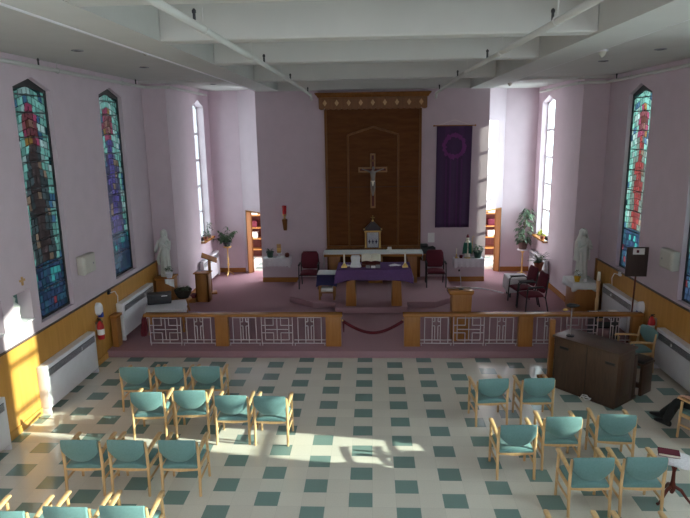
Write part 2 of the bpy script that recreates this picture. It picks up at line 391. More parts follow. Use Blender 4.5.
# ------------------------------------------------------------------ stained glass
def seeded(seed):
    r = random.Random(seed); pts = []
    for row in range(30):
        v = row/30
        nb = 10
        for k in range(nb):
            pts.append(((k+.5+r.uniform(-.3, .3))/nb*2-1, v+r.uniform(-.006, .016), r.random(), r.random(), row))
    return pts
def glass_colour(u, v, a, b, robe, bright):
    halo = math.hypot(u/.42, (v-.80)/.085)
    def j(c, k=.35): return [max(.004, x*(1-k+2*k*a)) for x in c]
    if v > .965: return j((.02, .07, .07))
    if halo < 1:
        if halo > .72: return j((.24, .05, .10) if b > .3 else (.22, .13, .04))
        if halo > .42: return j((.15, .05, .06))
        return j((.20, .11, .09)) if v < .80 else j((.10, .04, .03))
    w = .18+.42*min(1, max(0, (.74-v)/.18))
    if .22 < v < .75 and abs(u) < w*.95:
        if b < .10: return j((.20, .15, .11))
        return j(robe[0] if abs(u) < w*.45 else robe[1])
    if v <= .22:
        if .13 < v < .2 and b > .8: return j((.05, .30, .30))
        if b > .96: return j((.20, .04, .05))
        return j((.03, .055, .11) if b > .4 else (.03, .085, .13))
    if abs(u) > .86: return j((.02, .06, .07))
    return j((.16, .40, .35) if b > .35 else (.30, .46, .44)) if b > .15 else j((.05, .13, .22))
def stained(nm, x, inward, y0, y1, s, h, ap, seed, robe, gain):
    pts = seeded(seed); nu, nv = 44, 210
    me_b = bmesh.new(); lay = me_b.loops.layers.color.new('glass') if 0 else me_b.loops.layers.float_color.new('glass')
    H = ap-s; mid = (y0+y1)/2; hw = (y1-y0)/2
    grid = {}
    for i in range(nu+1):
        for k in range(nv+1):
            u = i/nu*2-1; top = ap-(ap-h)*abs(u); z = s+(top-s)*k/nv
            grid[i, k] = me_b.verts.new((x, mid+u*hw, z))
    for i in range(nu):
        for k in range(nv):
            f = me_b.faces.new((grid[i, k], grid[i+1, k], grid[i+1, k+1], grid[i, k+1]))
            u = (i+.5)/nu*2-1; v = (k+.5)/nv
            row = min(29, int(v*30)); rp = [q for q in pts if q[4] == row]
            d = sorted((abs(u+.03*math.sin(v*40)-q[0]), q) for q in rp); p = d[0][1]
            c = glass_colour(p[0]*.9, p[1], p[2], p[3], robe, gain)
            if d[1][0]-d[0][0] < .035 or (v*30-row) < .14: c = [q*.3 for q in c]
            for l in f.loops: l[lay] = (c[0]*gain, c[1]*gain, c[2]*gain, 1)
    me = bpy.data.meshes.new('glass_pane'); me_b.to_mesh(me); me_b.free(); me.materials.append(STAINED)
    fr = MB(); t = .035; e = .03*inward
    fr.box(x-.03, y0, s, x+.03, y0+t, h); fr.box(x-.03, y1-t, s, x+.03, y1, h); fr.box(x-.03, y0, s, x+.03, y1, s+t)
    fr.prism([(y0, h-.05), (mid, ap-.15), (y1, h-.05), (y1, h), (mid, ap), (y0, h)], 0, x-.03, x+.03)
    f = struct(fr.build(nm, LEAD, smooth=False))
    o = bpy.data.objects.new('glass_pane', me); COL.objects.link(o); o.parent = f
    lb = MB()
    for q in [.12, .22, .33, .44, .55, .66, .76, .86, .93]:
        z = s+H*q; lb.box(x-.012, y0, z-.009, x+.012, y1, z+.009)
    lb.build('saddle_bar', LEAD, f, smooth=False)
    return f
RB = [((.05, .04, .04), (.05, .07, .075)), ((.06, .05, .20), (.05, .055, .11)), ((.20, .03, .03), (.12, .17, .15)), ((.06, .10, .25), (.05, .16, .20))]
n = 1
for (w, sd_, rb) in ((winL[0], 3, RB[0]), (winL[1], 4, RB[1]), (winL[2], 5, RB[3]), (winL[3], 6, RB[2]), (winL[4], 7, RB[0]))[:3]:
    stained('window_%d' % n, XL-.12, 1, *w, sd_, rb, .2); n += 1
for (w, sd_, rb) in ((winR[1], 8, RB[2]), (winR[0], 9, RB[3])):
    stained('window_%d' % n, XR+.12, -1, *w, sd_, rb, .16); n += 1
def clearwin(nm, x, y0, y1, s, h, ap):
    mid = (y0+y1)/2; fr = MB(); t = .05
    fr.box(x-.03, y0, s, x+.03, y0+t, h); fr.box(x-.03, y1-t, s, x+.03, y1, h); fr.box(x-.03, y0, s, x+.03, y1, s+t)
    fr.prism([(y0, h-.06), (mid, ap-.06), (y1, h-.06), (y1, h), (mid, ap), (y0, h)], 0, x-.03, x+.03)
    k = 5
    for i in range(1, k): z = s+(h-s)*i/k; fr.box(x-.025, y0, z-.035, x+.025, y1, z+.035)
    f = struct(fr.build(nm, WHITE, smooth=False))
    MB().prism([(y0, s), (y1, s), (y1, h), (mid, ap), (y0, h)], 0, x-.004, x+.004).build('glass_pane', CLEAR, f, smooth=False)
    return f
clearwin('window_%d' % n, SL-.24, *swL); clearwin('window_%d' % (n+1), SR+.20, *swR); clearwin('window_%d' % (n+2), XR+.2, *winR[2])
for q, w in enumerate(winL[3:5]): clearwin('window_%d' % (n+3+q), XL-.2, *w)  # unseen rear windows, both sides, made clear to add light in the nave
for q, w in enumerate(winR[3:5]): clearwin('window_%d' % (n+5+q), XR+.2, *w)
pl('trim_1', SL-.22, swL[0]-.02, SL+.13, swL[1]+.02, swL[2]-.05, swL[2], OAKX)
pl('trim_2', SR-.13, swR[0]-.02, SR+.22, swR[1]+.02, swR[2]-.05, swR[2], OAKX)

# ------------------------------------------------------------------ ceiling
pl('ceiling', XL-.3, YB, XR+.3, YA+.3, ZT, ZT+.1, CEIL)
pl('ceiling_aisle_left', XL-.3, YB, -3.22, YA+.3, ZC+.02, ZT, CEIL)
pl('ceiling_aisle_right', 3.46, YB, XR+.3, YA+.3, ZC-.06, ZT, CEIL)
pl('beam_girder_left', -3.22, YB, -2.66, 11.0, ZB, ZT, CEIL)
pl('beam_girder_right', 2.80, YB, 3.46, 11.0, ZB-.02, ZT, CEIL)
for i, y in enumerate((-6.9, -4.2, -1.35, 1.1, 3.75, 7.3)):
    struct(MB().box(-2.66, y, ZB, 2.80, y+.3, ZT).build('beam_cross', CEIL, smooth=False, bevel=.02))
pl('beam_end', -3.3, 10.82, 3.46, 11.0, ZB, ZT, CEIL)
pl('beam_aisle_left', XL, 8.2, -3.22, 8.7, ZC-.04, ZC+.02, CEIL)
pl('beam_aisle_right', 3.46, 8.2, XR, 8.7, ZC-.12, ZC-.06, CEIL)
# ------------------------------------------------------------------ recessed wall niches with a small cross above
for i, (w, lab) in enumerate(((nichesL[0], 'small recessed niche with dark green panel beside the tall stained window on the left wall'), (nichesL[1], 'recessed niche cut off by the left edge of the picture'))):
    y0, y1, z0, z1 = w[0], w[1], w[2], w[3]
    t = thing('wall_niche', lab, 'niche', (XL, (y0+y1)/2, z0))
    MB().box(XL-.26, y0, z0, XL-.24, y1, z1).build('back_panel', NICHE, t, smooth=False)
    b = MB(); ym = (y0+y1)/2
    b.lathe([(.01, z0+.02), (.10, z0+.025), (.09, z0+.2), (.11, z0+.30), (.04, z0+.37), (.055, z0+.43), (.01, z0+.49)], 14, None, (XL-.16, ym-.03))
    b.build('sun_patch_shape', STONE, t)  # pale shape standing in for the sun patch inside the niche
    MB().box(XL-.24, y0+.002, z0+.001, XL+.02, y1-.002, z0+.02).build('ledge', WHITE, t, smooth=False)
c = MB().box(XL, 2.42, 2.30, XL+.02, 2.455, 2.44).box(XL, 2.37, 2.365, XL+.02, 2.505, 2.40)
tag(c.build('wall_cross', INLAY, smooth=False), 'small wooden cross on the left wall above a recessed niche', 'cross')

# ------------------------------------------------------------------ overhead pipes
def run_pipe(name, lab, pts, r, hang, heads, cat='pipe', top=ZB, thread=None):
    t = thing(name, lab, cat, pts[0], 'sprinkler pipes under the ceiling')
    MB().tube(pts, r, 10).build('pipe', CEIL, t)
    for (x, y, z) in hang:
        b = MB().tube([(x, y, z), (x, y, top)], .007, 6); b.tube([(x+.045*math.cos(a), y, z+.045*math.sin(a)) for a in [2*PI*k/10 for k in range(11)]], .007, 5)
        b.build('hanger', CEIL, t)
    for (x, y, z) in heads:
        MB().tube([(x, y, z), (x, y, z+.07)], .014, 8).lathe([(.012, z+.07), (.02, z+.08), (.02, z+.10), (.008, z+.115)], 8, None, (x, y)).build('sprinkler_head', LEAD, t)
ZPIPE = 5.64
run_pipe('sprinkler_pipe', 'white sprinkler pipe under the beams, on the left of the middle aisle', [(-1.60, -4, ZPIPE), (-1.56, -1, ZPIPE), (-1.52, 4, ZPIPE), (-1.62, 9.9, ZPIPE), (-1.62, 10.0, ZPIPE-.12)], .034,
         [(-1.56, -.9, ZPIPE), (-1.53, 1.25, ZPIPE), (-1.53, 3.9, ZPIPE), (-1.58, 7.4, ZPIPE)], [(-1.58, -1.1, ZPIPE+.03), (-1.53, 2.2, ZPIPE+.03), (-1.55, 5.2, ZPIPE+.03), (-1.6, 8.9, ZPIPE+.03)])
run_pipe('sprinkler_pipe', 'white sprinkler pipe under the beams, on the right of the middle aisle', [(1.78, -4, ZPIPE), (1.73, -1, ZPIPE), (1.64, 4, ZPIPE), (1.75, 9.9, ZPIPE), (1.75, 10.0, ZPIPE-.12)], .034,
         [(1.72, -.9, ZPIPE), (1.67, 1.25, ZPIPE), (1.64, 3.9, ZPIPE), (1.7, 7.4, ZPIPE)], [(1.73, -.7, ZPIPE+.03), (1.66, 2.2, ZPIPE+.03), (1.66, 5.2, ZPIPE+.03), (1.72, 8.9, ZPIPE+.03)])
run_pipe('sprinkler_pipe', 'white sprinkler pipe along the top of the left wall', [(XL+.18, -3, 5.80), (XL+.18, 8.1, 5.80), (-4.95, 8.25, 5.80), (-4.95, 11.6, 5.80)], .035, [(XL+.18, y, 5.80) for y in (1.6, 4.0, 6.8)]+[(-4.95, 10.8, 5.8)], [(XL+.18, y, 5.83) for y in (3.4, 7.6)], top=ZC+.02)
run_pipe('sprinkler_pipe', 'white sprinkler pipe along the top of the right wall', [(XR-.18, -3, 5.72), (XR-.18, 8.1, 5.72), (4.95, 8.25, 5.72), (4.95, 11.6, 5.72)], .035, [(XR-.18, y, 5.72) for y in (1.6, 4.0, 6.8)]+[(4.95, 10.8, 5.72)], [(XR-.18, y, 5.75) for y in (3.4, 7.6)], top=ZC-.06)
for x, lab in ((-3.26, 'thin white conduit along the lower edge of the left ceiling girder'), (3.50, 'thin white conduit along the lower edge of the right ceiling girder')):
    tag(MB().tube([(x, -3, ZB+.01), (x, 10.7, ZB+.01)], .022, 8).build('conduit', WHITE), lab, 'conduit')
for (x, y, lab) in ((-3.40, 2.6, 'white cone-shaped detector on the left girder, nearest the camera'), (-3.36, 8.6, 'small detector on the left girder near the chancel'),
                    (3.66, 3.3, 'white cone-shaped detector on the right girder, nearest the camera'), (3.62, 9.6, 'small detector on the right girder near the chancel')):
    z = ZC-.06 if x > 0 else ZC+.02
    t = thing('smoke_detector', lab, 'detector', (x, y, z), 'detectors along the ceiling girders')
    MB().lathe([(.085, z), (.085, z-.03), (.06, z-.035)], 14, None, (x, y)).build('base', WHITE, t)
    MB().lathe([(.065, z-.03), (.05, z-.08), (.015, z-.12)], 14, None, (x, y)).build('sensor_cone', BEIGE, t)
for k, (x, y) in enumerate(((-4.5, 2.7), (-4.4, 5.2), (-4.2, 9.6), (4.6, 3.4), (4.3, 5.0), (4.2, 9.2))):
    z = ZC+.02 if x < 0 else ZC-.06
    t = thing('ceiling_vent', ['left', 'right'][x > 0]+' aisle ceiling downlight, '+['nearest the camera', 'second along', 'over the chancel corner'][k % 3], 'downlight', (x, y, z), 'recessed downlights in the aisle ceilings')
    MB().lathe([(.09, z), (.09, z-.012), (.06, z-.014)], 14, None, (x, y)).build('trim_ring', GREY, t); MB().lathe([(.058, z-.002), (.05, z-.017), (.01, z-.018)], 12, None, (x, y)).build('lens', BLACKP, t)

# ------------------------------------------------------------------ reredos, crucifix, lamp, banner
CX = .05
t = thing('reredos', 'tall dark wood altar backdrop panel with scalloped canopy on the back wall', 'altar backdrop', (CX, YM, ZD))
b = MB().box(CX-1.37, YM-.08, ZD, CX+1.37, YM, 5.40); b.build('panel', REREDOS, t, smooth=False)
b = MB()
for s in (-1, 1): MB().box(CX+s*1.37-.035, YM-.11, ZD, CX+s*1.37+.035, YM-.02, 5.3).build('edge_moulding', TRIMW, t, bevel=.008)
def bar(b, p, q, w, y0, y1):
    d = Vector((q[0]-p[0], 0, q[1]-p[1])); L = d.length; a = math.atan2(d.z, d.x)
    b.box(0, y0, -w/2, L, y1, w/2, T(p[0], 0, p[1], 0, -a, 0))
b = MB(); ah = .73; P = [(CX-ah, 1.30), (CX-ah, 4.56), (CX, 4.79), (CX+ah, 4.56), (CX+ah, 1.30)]
for i in range(4): bar(b, P[i], P[i+1], .055, YM-.125, YM-.07)
b.build('arch_moulding', TRIMW, t, bevel=.01)
b = MB()
for x0, x1 in ((-1.33, -.76), (-.70, .70), (.76, 1.33)):
    b.box(CX+x0, YM-.083, 3.055, CX+x1, YM-.079, 3.065)
b.build('panel_seam', DARKW, t, smooth=False)
cw = 1.53; b = MB()
b.box(CX-cw, YM-.36, 5.32, CX+cw, YM-.02, 5.60)
for k in range(19):
    x = CX-cw+(k+.5)*2*cw/19; r = cw/19
    b.prism([(x+r*math.cos(PI+PI*q/6), 5.32+.045*math.sin(PI+PI*q/6)) for q in range(7)], 1, YM-.36, YM-.32)
cn = b.build('canopy', TRIMW, t)
b = MB(); prof = [(0, 5.60), (.03, 5.60), (.05, 5.64), (.10, 5.70), (.12, 5.74), (0, 5.74)]
rings = []
for o_, z in [(0, 5.60), (.03, 5.61), (.05, 5.65), (.10, 5.70), (.11, 5.74), (0, 5.74)]:
    rings.append([(CX-cw-o_, YM-.02, z), (CX-cw-o_, YM-.36-o_, z), (CX+cw+o_, YM-.36-o_, z), (CX+cw+o_, YM-.02, z)])
b.loft(rings).build('cornice', TRIMW, t)
b = MB()
for k in range(9):
    x = CX-cw+.17+k*(2*cw-.34)/8; MB().prism([(x-.06, 5.46), (x, 5.37), (x+.06, 5.46), (x, 5.55)], 1, YM-.372, YM-.358).build('diamond_inlay', INLAY, cn, smooth=False)

t = thing('crucifix', 'large wooden crucifix with a pale figure on the dark altar backdrop', 'crucifix', (CX-.01, YM-.1, 3.2))
x = CX-.01; y = YM-.13
MB().box(x-.075, y-.02, 2.44, x+.075, y+.03, 4.03).box(x-.42, y-.02, 3.49, x+.42, y+.03, 3.64).build('cross', CROSSW, t, bevel=.008, smooth=False)
MB().box(x-.035, y-.024, 2.50, x+.035, y-.018, 3.98).box(x-.38, y-.024, 3.535, x+.38, y-.018, 3.595).build('dark_inlay', MAHOG, t, smooth=False)
b = MB(); yy = y-.06
b.loft([[(x+rx*math.cos(a), yy+ry*math.sin(a), z) for a in [2*PI*k/10 for k in range(10)]] for z, rx, ry in ((3.12, .02, .02), (3.24, .055, .04), (3.32, .05, .035), (3.42, .07, .045), (3.50, .085, .045), (3.545, .04, .03), (3.57, .025, .025))])
b.ball((x+.015, yy-.015, 3.61), (.042, .045, .055))
for s in (-1, 1):
    b.tube([(x+s*.06, yy, 3.50), (x+s*.17, yy, 3.545), (x+s*.29, yy+.01, 3.585)], [.024, .019, .012], 8); b.ball((x+s*.30, yy+.01, 3.59), .018, 8, 6)
    b.tube([(x+s*.035, yy, 3.22), (x+s*.04, yy-.04, 3.06), (x+s*.018, yy, 2.88), (x+s*.012, yy-.03, 2.82)], [.035, .03, .02, .014], 8)
b.build('figure', CORPUS, t)
MB().loft([[(x+rx*math.cos(a), yy+ry*math.sin(a), z) for a in [2*PI*k/10 for k in range(10)]] for z, rx, ry in ((3.10, .06, .045), (3.17, .066, .05), (3.25, .06, .046))]).build('loincloth', CREAM, t)
MB().box(x-.06, y-.034, 3.80, x+.06, y-.022, 3.86).build('title_plate', TRIMW, t, smooth=False)

t = thing('sanctuary_lamp', 'red glass sanctuary lamp on a wooden bracket on the back wall', 'lamp', (-2.61, YM, 2.0))
MB().loft([[(-2.61+s*w, YM-d, z) for s, d in ((-1, 0), (1, 0), (1, e), (-1, e))] for z, w, e in ((1.77, .05, .04), (1.85, .055, .08), (2.08, .07, .14), (2.12, .075, .16))]).build('bracket', TRIMW, t, bevel=.008)
MB().lathe([(.03, 2.12), (.055, 2.13), (.02, 2.16), (.03, 2.2), (.065, 2.25), (.06, 2.27)], 14, None, (-2.61, YM-.09)).build('holder', GOLD, t)
MB().lathe([(.05, 2.25), (.062, 2.33), (.062, 2.46), (.07, 2.53), (.055, 2.53), (.05, 2.3)], 16, None, (-2.61, YM-.09)).build('red_glass', REDG, t)

bx, bz = 2.40, 4.79
t = thing('banner', 'long purple cloth banner with a woven ring emblem on the back wall', 'banner', (bx, YM-.05, bz))
def ban(u, v):
    w = .51-.01*v; return (bx-.02*v+(u*2-1)*w, YM-.05-.012*math.sin(u*19)*v-.01*v, bz-v*2.96)
MB().sheet(ban, 40, 20).build('cloth', BANNER, t, solid=.004, recalc=False)
MB().tube([(bx-.58, YM-.05, bz), (bx+.58, YM-.05, bz)], .014, 10).ball((bx-.59, YM-.05, bz), .026, 8, 6).ball((bx+.59, YM-.05, bz), .026, 8, 6).build('rod', OAKX, t)
MB().tube([(bx-.5, YM-.05, bz), (bx, YM-.012, bz+.16), (bx+.5, YM-.05, bz)], .004, 5).build('hanging_cord', CREAM, t)
tag(MB().box(1.68, YM-.012, 1.37, 1.88, YM-.001, 1.66).build('wall_notice', PAPER, smooth=False), 'small pale paper notice on the back wall beside the altar backdrop', 'notice')

# ------------------------------------------------------------------ cloth helper
def drape(b, x0, x1, y0, y1, z, drop, amp=.03, nw=9, flare=.03, corner=.05, n=24, M=None, seed=1):
    r = random.Random(seed); per = []
    for (ax, ay, bx_, by_) in ((x0, y0, x1, y0), (x1, y0, x1, y1), (x1, y1, x0, y1), (x0, y1, x0, y0)):
        for k in range(n): q = k/n; per.append((ax+(bx_-ax)*q, ay+(by_-ay)*q, q))
    N = len(per); cx, cy = (x0+x1)/2, (y0+y1)/2; ph = r.random()*6
    rings = [[(p[0]*.97+cx*.03, p[1]*.97+cy*.03, z+.004) for p in per], [(p[0], p[1], z) for p in per]]
    for q in (.25, .6, 1):
        ring = []
        for i, p in enumerate(per):
            w = math.sin(i/N*2*PI*nw+ph)*amp*q+flare*q
            dx = 1 if p[0] >= x1-1e-4 else -1 if p[0] <= x0+1e-4 else 0
            dy = 1 if p[1] >= y1-1e-4 else -1 if p[1] <= y0+1e-4 else 0
            c = max(0, 1-min(p[2], 1-p[2])*8)
            ring.append((p[0]+dx*w, p[1]+dy*w, z-(drop+corner*c)*q+(0 if q < 1 else .006*math.sin(i*2.1))))
        rings.append(ring)
    b.loft(rings, True, True, M); 
    return b

# ------------------------------------------------------------------ rear altar with tabernacle
t = thing('rear_altar', 'long narrow wooden rear altar shelf against the dark backdrop', 'altar', (CX, 10.5, ZD))
MB().box(CX-1.44, 10.12, 1.12, CX+1.40, YM-.08, 1.22).build('top', OAKX, t, bevel=.01)
for x0, x1 in ((-1.30, -.98), (-.16, .26), (.96, 1.26)):
    MB().box(CX+x0, 10.2, ZD, CX+x1, 10.75, 1.12).build('pedestal', OAK, t, bevel=.01)
MB().box(CX-1.0, 10.78, ZD, CX+1.0, 10.84, 1.12).build('back_board', REREDOS, t, smooth=False)
MB().box(CX-1.40, 10.86, 1.22, CX+1.38, YM-.08, 1.31).build('upstand', TRIMW, t, bevel=.008)
b = MB().box(CX-1.46, 10.10, 1.222, CX+1.42, 10.62, 1.234).box(CX-1.46, 10.094, 1.20, CX+1.42, 10.102, 1.234)
for s in (-1.46, 1.41): b.box(CX+s, 10.16, .78 if s < 0 else 1.0, CX+s+.012, 10.56, 1.234)
tag(b.build('altar_runner', LINEN, smooth=False), 'white linen runner along the top of the rear altar', 'cloth')
t = thing('tabernacle', 'small gabled gold tabernacle with a white curtain and cross finial on the rear altar', 'tabernacle', (.03, 10.72, 1.234))
x, y0, y1, zb = .03, 10.63, 10.84, 1.236
MB().box(x-.25, y0-.02, zb, x+.25, y1, zb+.05).box(x-.22, y0+.03, zb+.05, x+.22, y1, zb+.56).build('body', TRIMW, t, bevel=.006)
b = MB()
for s in (-1, 1): b.lathe([(.032, zb+.05), (.026, zb+.1), (.026, zb+.5), (.034, zb+.56)], 10, None, (x+s*.21, y0+.01)).ball((x+s*.25, y0, zb+.61), .03, 8, 6)
b.box(x-.25, y0-.015, zb+.52, x+.25, y0+.03, zb+.57).build('gold_column', GOLD, t)
MB().prism([(x-.28, zb+.565), (x+.28, zb+.565), (x+.05, zb+.80), (x, zb+.83), (x-.05, zb+.80)], 1, y0-.02, y1).build('roof', SHADEG, t, bevel=.008)
MB().tube([(x, 10.72, zb+.82), (x, 10.72, zb+1.0)], .014, 8).tube([(x-.055, 10.72, zb+.94), (x+.055, 10.72, zb+.94)], .014, 8).ball((x, 10.72, zb+.85), .035, 10, 6).build('cross_finial', GOLD, t)
MB().sheet(lambda u, v: (x-.165+.33*u, y0+.005-.012*math.sin(u*40), zb+.06+.45*v), 40, 4).build('curtain', VEIL, t, solid=.004)
for k in (-1, 0, 1): MB().box(x+k*.1-.012, y0-.025, zb+.18, x+k*.1+.012, y0-.018, zb+.30).box(x+k*.1-.035, y0-.025, zb+.225, x+k*.1+.035, y0-.018, zb+.25).build('cross_embroidery', BLUECL, t, smooth=False)
tag(MB().box(.43, 10.5, 1.238, .60, 10.6, 1.25).box(.46, 10.53, 1.25, .58, 10.6, 1.32, T(0, 0, 0)).build('folded_papers', PAPER, bevel=.004), 'crumpled white paper on the rear altar, right of the tabernacle', 'paper')

# ------------------------------------------------------------------ main altar
t = thing('altar_table', 'wooden altar table on two tapered pedestals under a purple cloth', 'altar', (CX, 8.1, ZD))
for s, nm in ((-.585, 0), (.575, 1)):
    MB().loft([[(CX+s+a*w, 8.1+c_*d, z) for a, c_ in ((-1, -1), (1, -1), (1, 1), (-1, 1))] for z, w, d in ((ZD, .135, .27), (1.2, .10, .30))]).build('pedestal', OAK, t, bevel=.01)
MB().box(CX-.9, 7.72, 1.2, CX+.9, 8.56, 1.29).build('tabletop', OAKX, t, bevel=.01)
b = drape(MB(), CX-.93, CX+.93, 7.69, 8.59, 1.30, .25, .014, 11, .06, .09, 26)
tag(b.build('altar_cloth', PURPLE), 'purple patterned altar cloth hanging over the altar table', 'cloth')
ZA = 1.305
for (x, lab) in ((-.70, 'white candle in a brass holder on the left end of the purple altar'), (.84, 'white candle in a brass holder on the right end of the purple altar')):
    t = thing('altar_candle', lab, 'candle', (x, 8.0, ZA), 'altar candles')
    MB().loft([[(x+a*w, 8.0+c_*w, z) for a, c_ in ((-1, -1), (1, -1), (1, 1), (-1, 1))] for z, w in ((ZA, .075), (ZA+.02, .075), (ZA+.05, .05), (ZA+.08, .03), (ZA+.1, .028))]).build('holder', GOLD, t)
    MB().lathe([(.022, ZA+.1), (.021, ZA+.36), (.012, ZA+.365)], 12, None, (x, 8.0)).build('candle', CREAM, t)
    MB().tube([(x, 8.0, ZA+.36), (x, 8.0, ZA+.38)], .003, 5).build('wick', BLACK, t)
b = MB(); b.loft([[(-.415+w*a, 8.05+d*c_, z) for a, c_ in ((-1, -1), (-.3, -1.15), (.3, -1.15), (1, -1), (1.1, 0), (1, 1), (0, 1.1), (-1, 1))] for z, w, d in ((ZA, .14, .10), (ZA+.12, .10, .08), (ZA+.24, .115, .09), (ZA+.28, .10, .085))])
tag(b.build('veiled_chalice', LINEN, bevel=.01), 'chalice covered by a stiff white veil on the altar', 'chalice')
t = thing('book_stand', 'dark wooden bookstand on the purple altar', 'bookstand', (-.02, 8.1, ZA))
MB().box(-.25, 7.98, ZA, .21, 8.24, ZA+.03).box(-.25, 0, 0, .21, .02, .20, T(0, 8.06, ZA+.03, -.9, 0, 0)).box(-.25, 7.97, ZA+.03, .21, 8.0, ZA+.07).box(-.20, 8.05, ZA+.03, -.17, 8.22, ZA+.13).box(.13, 8.05, ZA+.03, .16, 8.22, ZA+.13).build('stand', MAHOG, t, smooth=False)
t2 = thing('open_book', 'large open service book resting on the dark bookstand', 'book', (-.02, 8.12, ZA+.2))
Mx = T(-.02, 8.08, ZA+.15, .55, 0, 0)
b = MB()
for s in (-1, 1): b.sheet(lambda u, v, s=s: tuple(Mx @ Vector((s*u*.24, v*.26-.05, .02+.03*math.sin(u*PI)*(1-.3*u)))), 10, 4)
b.build('pages', CREAM, t2, solid=.02)
MB().box(-.25, -.06, .0, .25, .22, .012, Mx).build('cover', MAHOG, t2, smooth=False)
for k, (x0, x1, h, m) in enumerate(((-.15, -.04, .06, GREY), (-.02, .09, .05, PAPER), (.10, .21, .07, GREY))):
    tag(MB().box(x0, 7.86, ZA, x1, 7.95, ZA+h).build('small_card', m, bevel=.004), 'little '+['grey case leaning before the bookstand, at its left end', 'white folded card before the middle of the bookstand', 'grey case before the bookstand, at its right end'][k], 'card', 'small things before the bookstand')
b = MB()
for k in range(4): b.box(-.12, -.07, .004*k, .12, .07, .004*k+.003, T(.56+.02*k, 8.16, ZA+.004, 0, 0, .3-.35*k))
tag(b.build('paper_sheets', PAPER, smooth=False), 'loose white sheets lying on the right half of the altar', 'paper')
b = MB()
for k in range(3): b.box(-.09, -.06, .006*k, .09, .06, .006*k+.005, T(-.62-.02*k, 8.12, ZA+.004, 0, 0, .3*k))
tag(b.build('folded_linen', LINEN, smooth=False), 'folded white linen on the altar, left of the veiled chalice', 'linen')

# credence table beside the altar
t = thing('credence_table', 'small wooden side table with lower shelf at the left end of the altar', 'table', (-1.19, 8.55, ZD))
for x in (-1.38, -1.0):
    for y in (8.42, 8.78): MB().box(x-.025, y-.025, ZD, x+.025, y+.025, .98).build('leg', OAK, t, bevel=.004)
MB().box(-1.41, 8.39, .97, -.97, 8.81, 1.0).build('tabletop', OAK, t, smooth=False); MB().box(-1.36, 8.42, .50, -1.02, 8.78, .52).build('shelf', OAK, t, smooth=False)
tag(drape(MB(), -1.44, -.94, 8.36, 8.84, 1.01, .27, .012, 7, .02, .05, 12).build('side_table_cloth', BLUECL), 'navy blue cloth hanging over the small side table by the altar', 'cloth')
tag(MB().box(-1.43, 8.37, 1.016, -.95, 8.83, 1.04).build('linen_square', LINEN, bevel=.006), 'flat white linen on the navy cloth of the small side table', 'linen')
tag(MB().loft([[(-1.19+w*a, 8.6+d*c_, z) for a, c_ in ((-1, -1), (1, -1), (1, 1), (-1, 1))] for z, w, d in ((.522, .15, .12), (.56, .16, .13), (.62, .15, .12))]).build('linen_stack', PAPER, bevel=.01), 'stack of white linen on the lower shelf of the small side table', 'linen')

# ------------------------------------------------------------------ maroon armchairs
def maroon_proto():
    t = thing('maroon_armchair', '', 'chair', (0, 0, 0), 'maroon armchairs in the sanctuary')
    cushion(MB(), -.24, .24, -.02, .46, .40, .49, .03).build('seat', MAROON, t, bevel=.025)
    b = MB(); rings = []
    for z, w, y in ((.50, .20, -.03), (.56, .235, -.04), (.75, .245, -.075), (.92, .235, -.11), (.98, .19, -.125)):
        rings.append([(w*a, y+d, z) for a, d in ((-1, .02), (-.6, .045), (0, .05), (.6, .045), (1, .02), (1, -.02), (0, -.01), (-1, -.02))])
    b.loft(rings).build('backrest', MAROON, t, bevel=.008)
    for s in (-1, 1):
        MB().tube([(s*.27, .46, 0), (s*.27, .44, .40), (s*.27, .42, .62), (s*.27, .36, .66), (s*.27, .02, .66), (s*.265, -.06, .62)], .017, 8).build('front_leg', BLACK, t)
        MB().tube([(s*.25, -.14, 0), (s*.255, -.05, .40), (s*.255, -.08, .66), (s*.23, -.12, .90)], .017, 8).build('rear_leg', BLACK, t)
        MB().box(s*.27-.03, .02, .665, s*.27+.03, .42, .69).build('arm_pad', BLACKP, t, bevel=.01)
    for y in (.42, -.04): MB().tube([(-.26, y, .39), (.26, y, .39)], .014, 8).build('stretcher', BLACK, t)
    return t
def cushion(b, x0, x1, y0, y1, z0, z1, crown):
    N = 8
    b.loft([[(x0+(x1-x0)*i/N, y, z0) for i in range(N+1)]+[(x1-(x1-x0)*i/N, y, z1-crown*(1-math.sin(PI*i/N))-crown*.6*(1-math.sin(PI*q))) for i in range(N+1)] for y, q in [(y0+(y1-y0)*k/6, .1+.8*k/6) for k in range(7)]])
    return b
mar = [((-1.79, 9.98, ZD), PI, 'maroon armchair with black arms, left of the altar facing the room'), ((1.81, 10.1, ZD), PI, 'maroon armchair with black arms, right of the altar facing the room'),
       ((4.22, 8.0, ZP), PI/2+.15, 'nearer of two maroon armchairs in the right chancel corner'), ((4.14, 8.68, ZP), PI/2+.18, 'farther of two maroon armchairs, against the small white-clothed table')]
mp = maroon_proto()
for i, (l, r, lab) in enumerate(mar):
    if i == 0: mp.location = l; mp.rotation_euler = (0, 0, r); mp['label'] = lab
    else: dup(mp, l, r, lab)

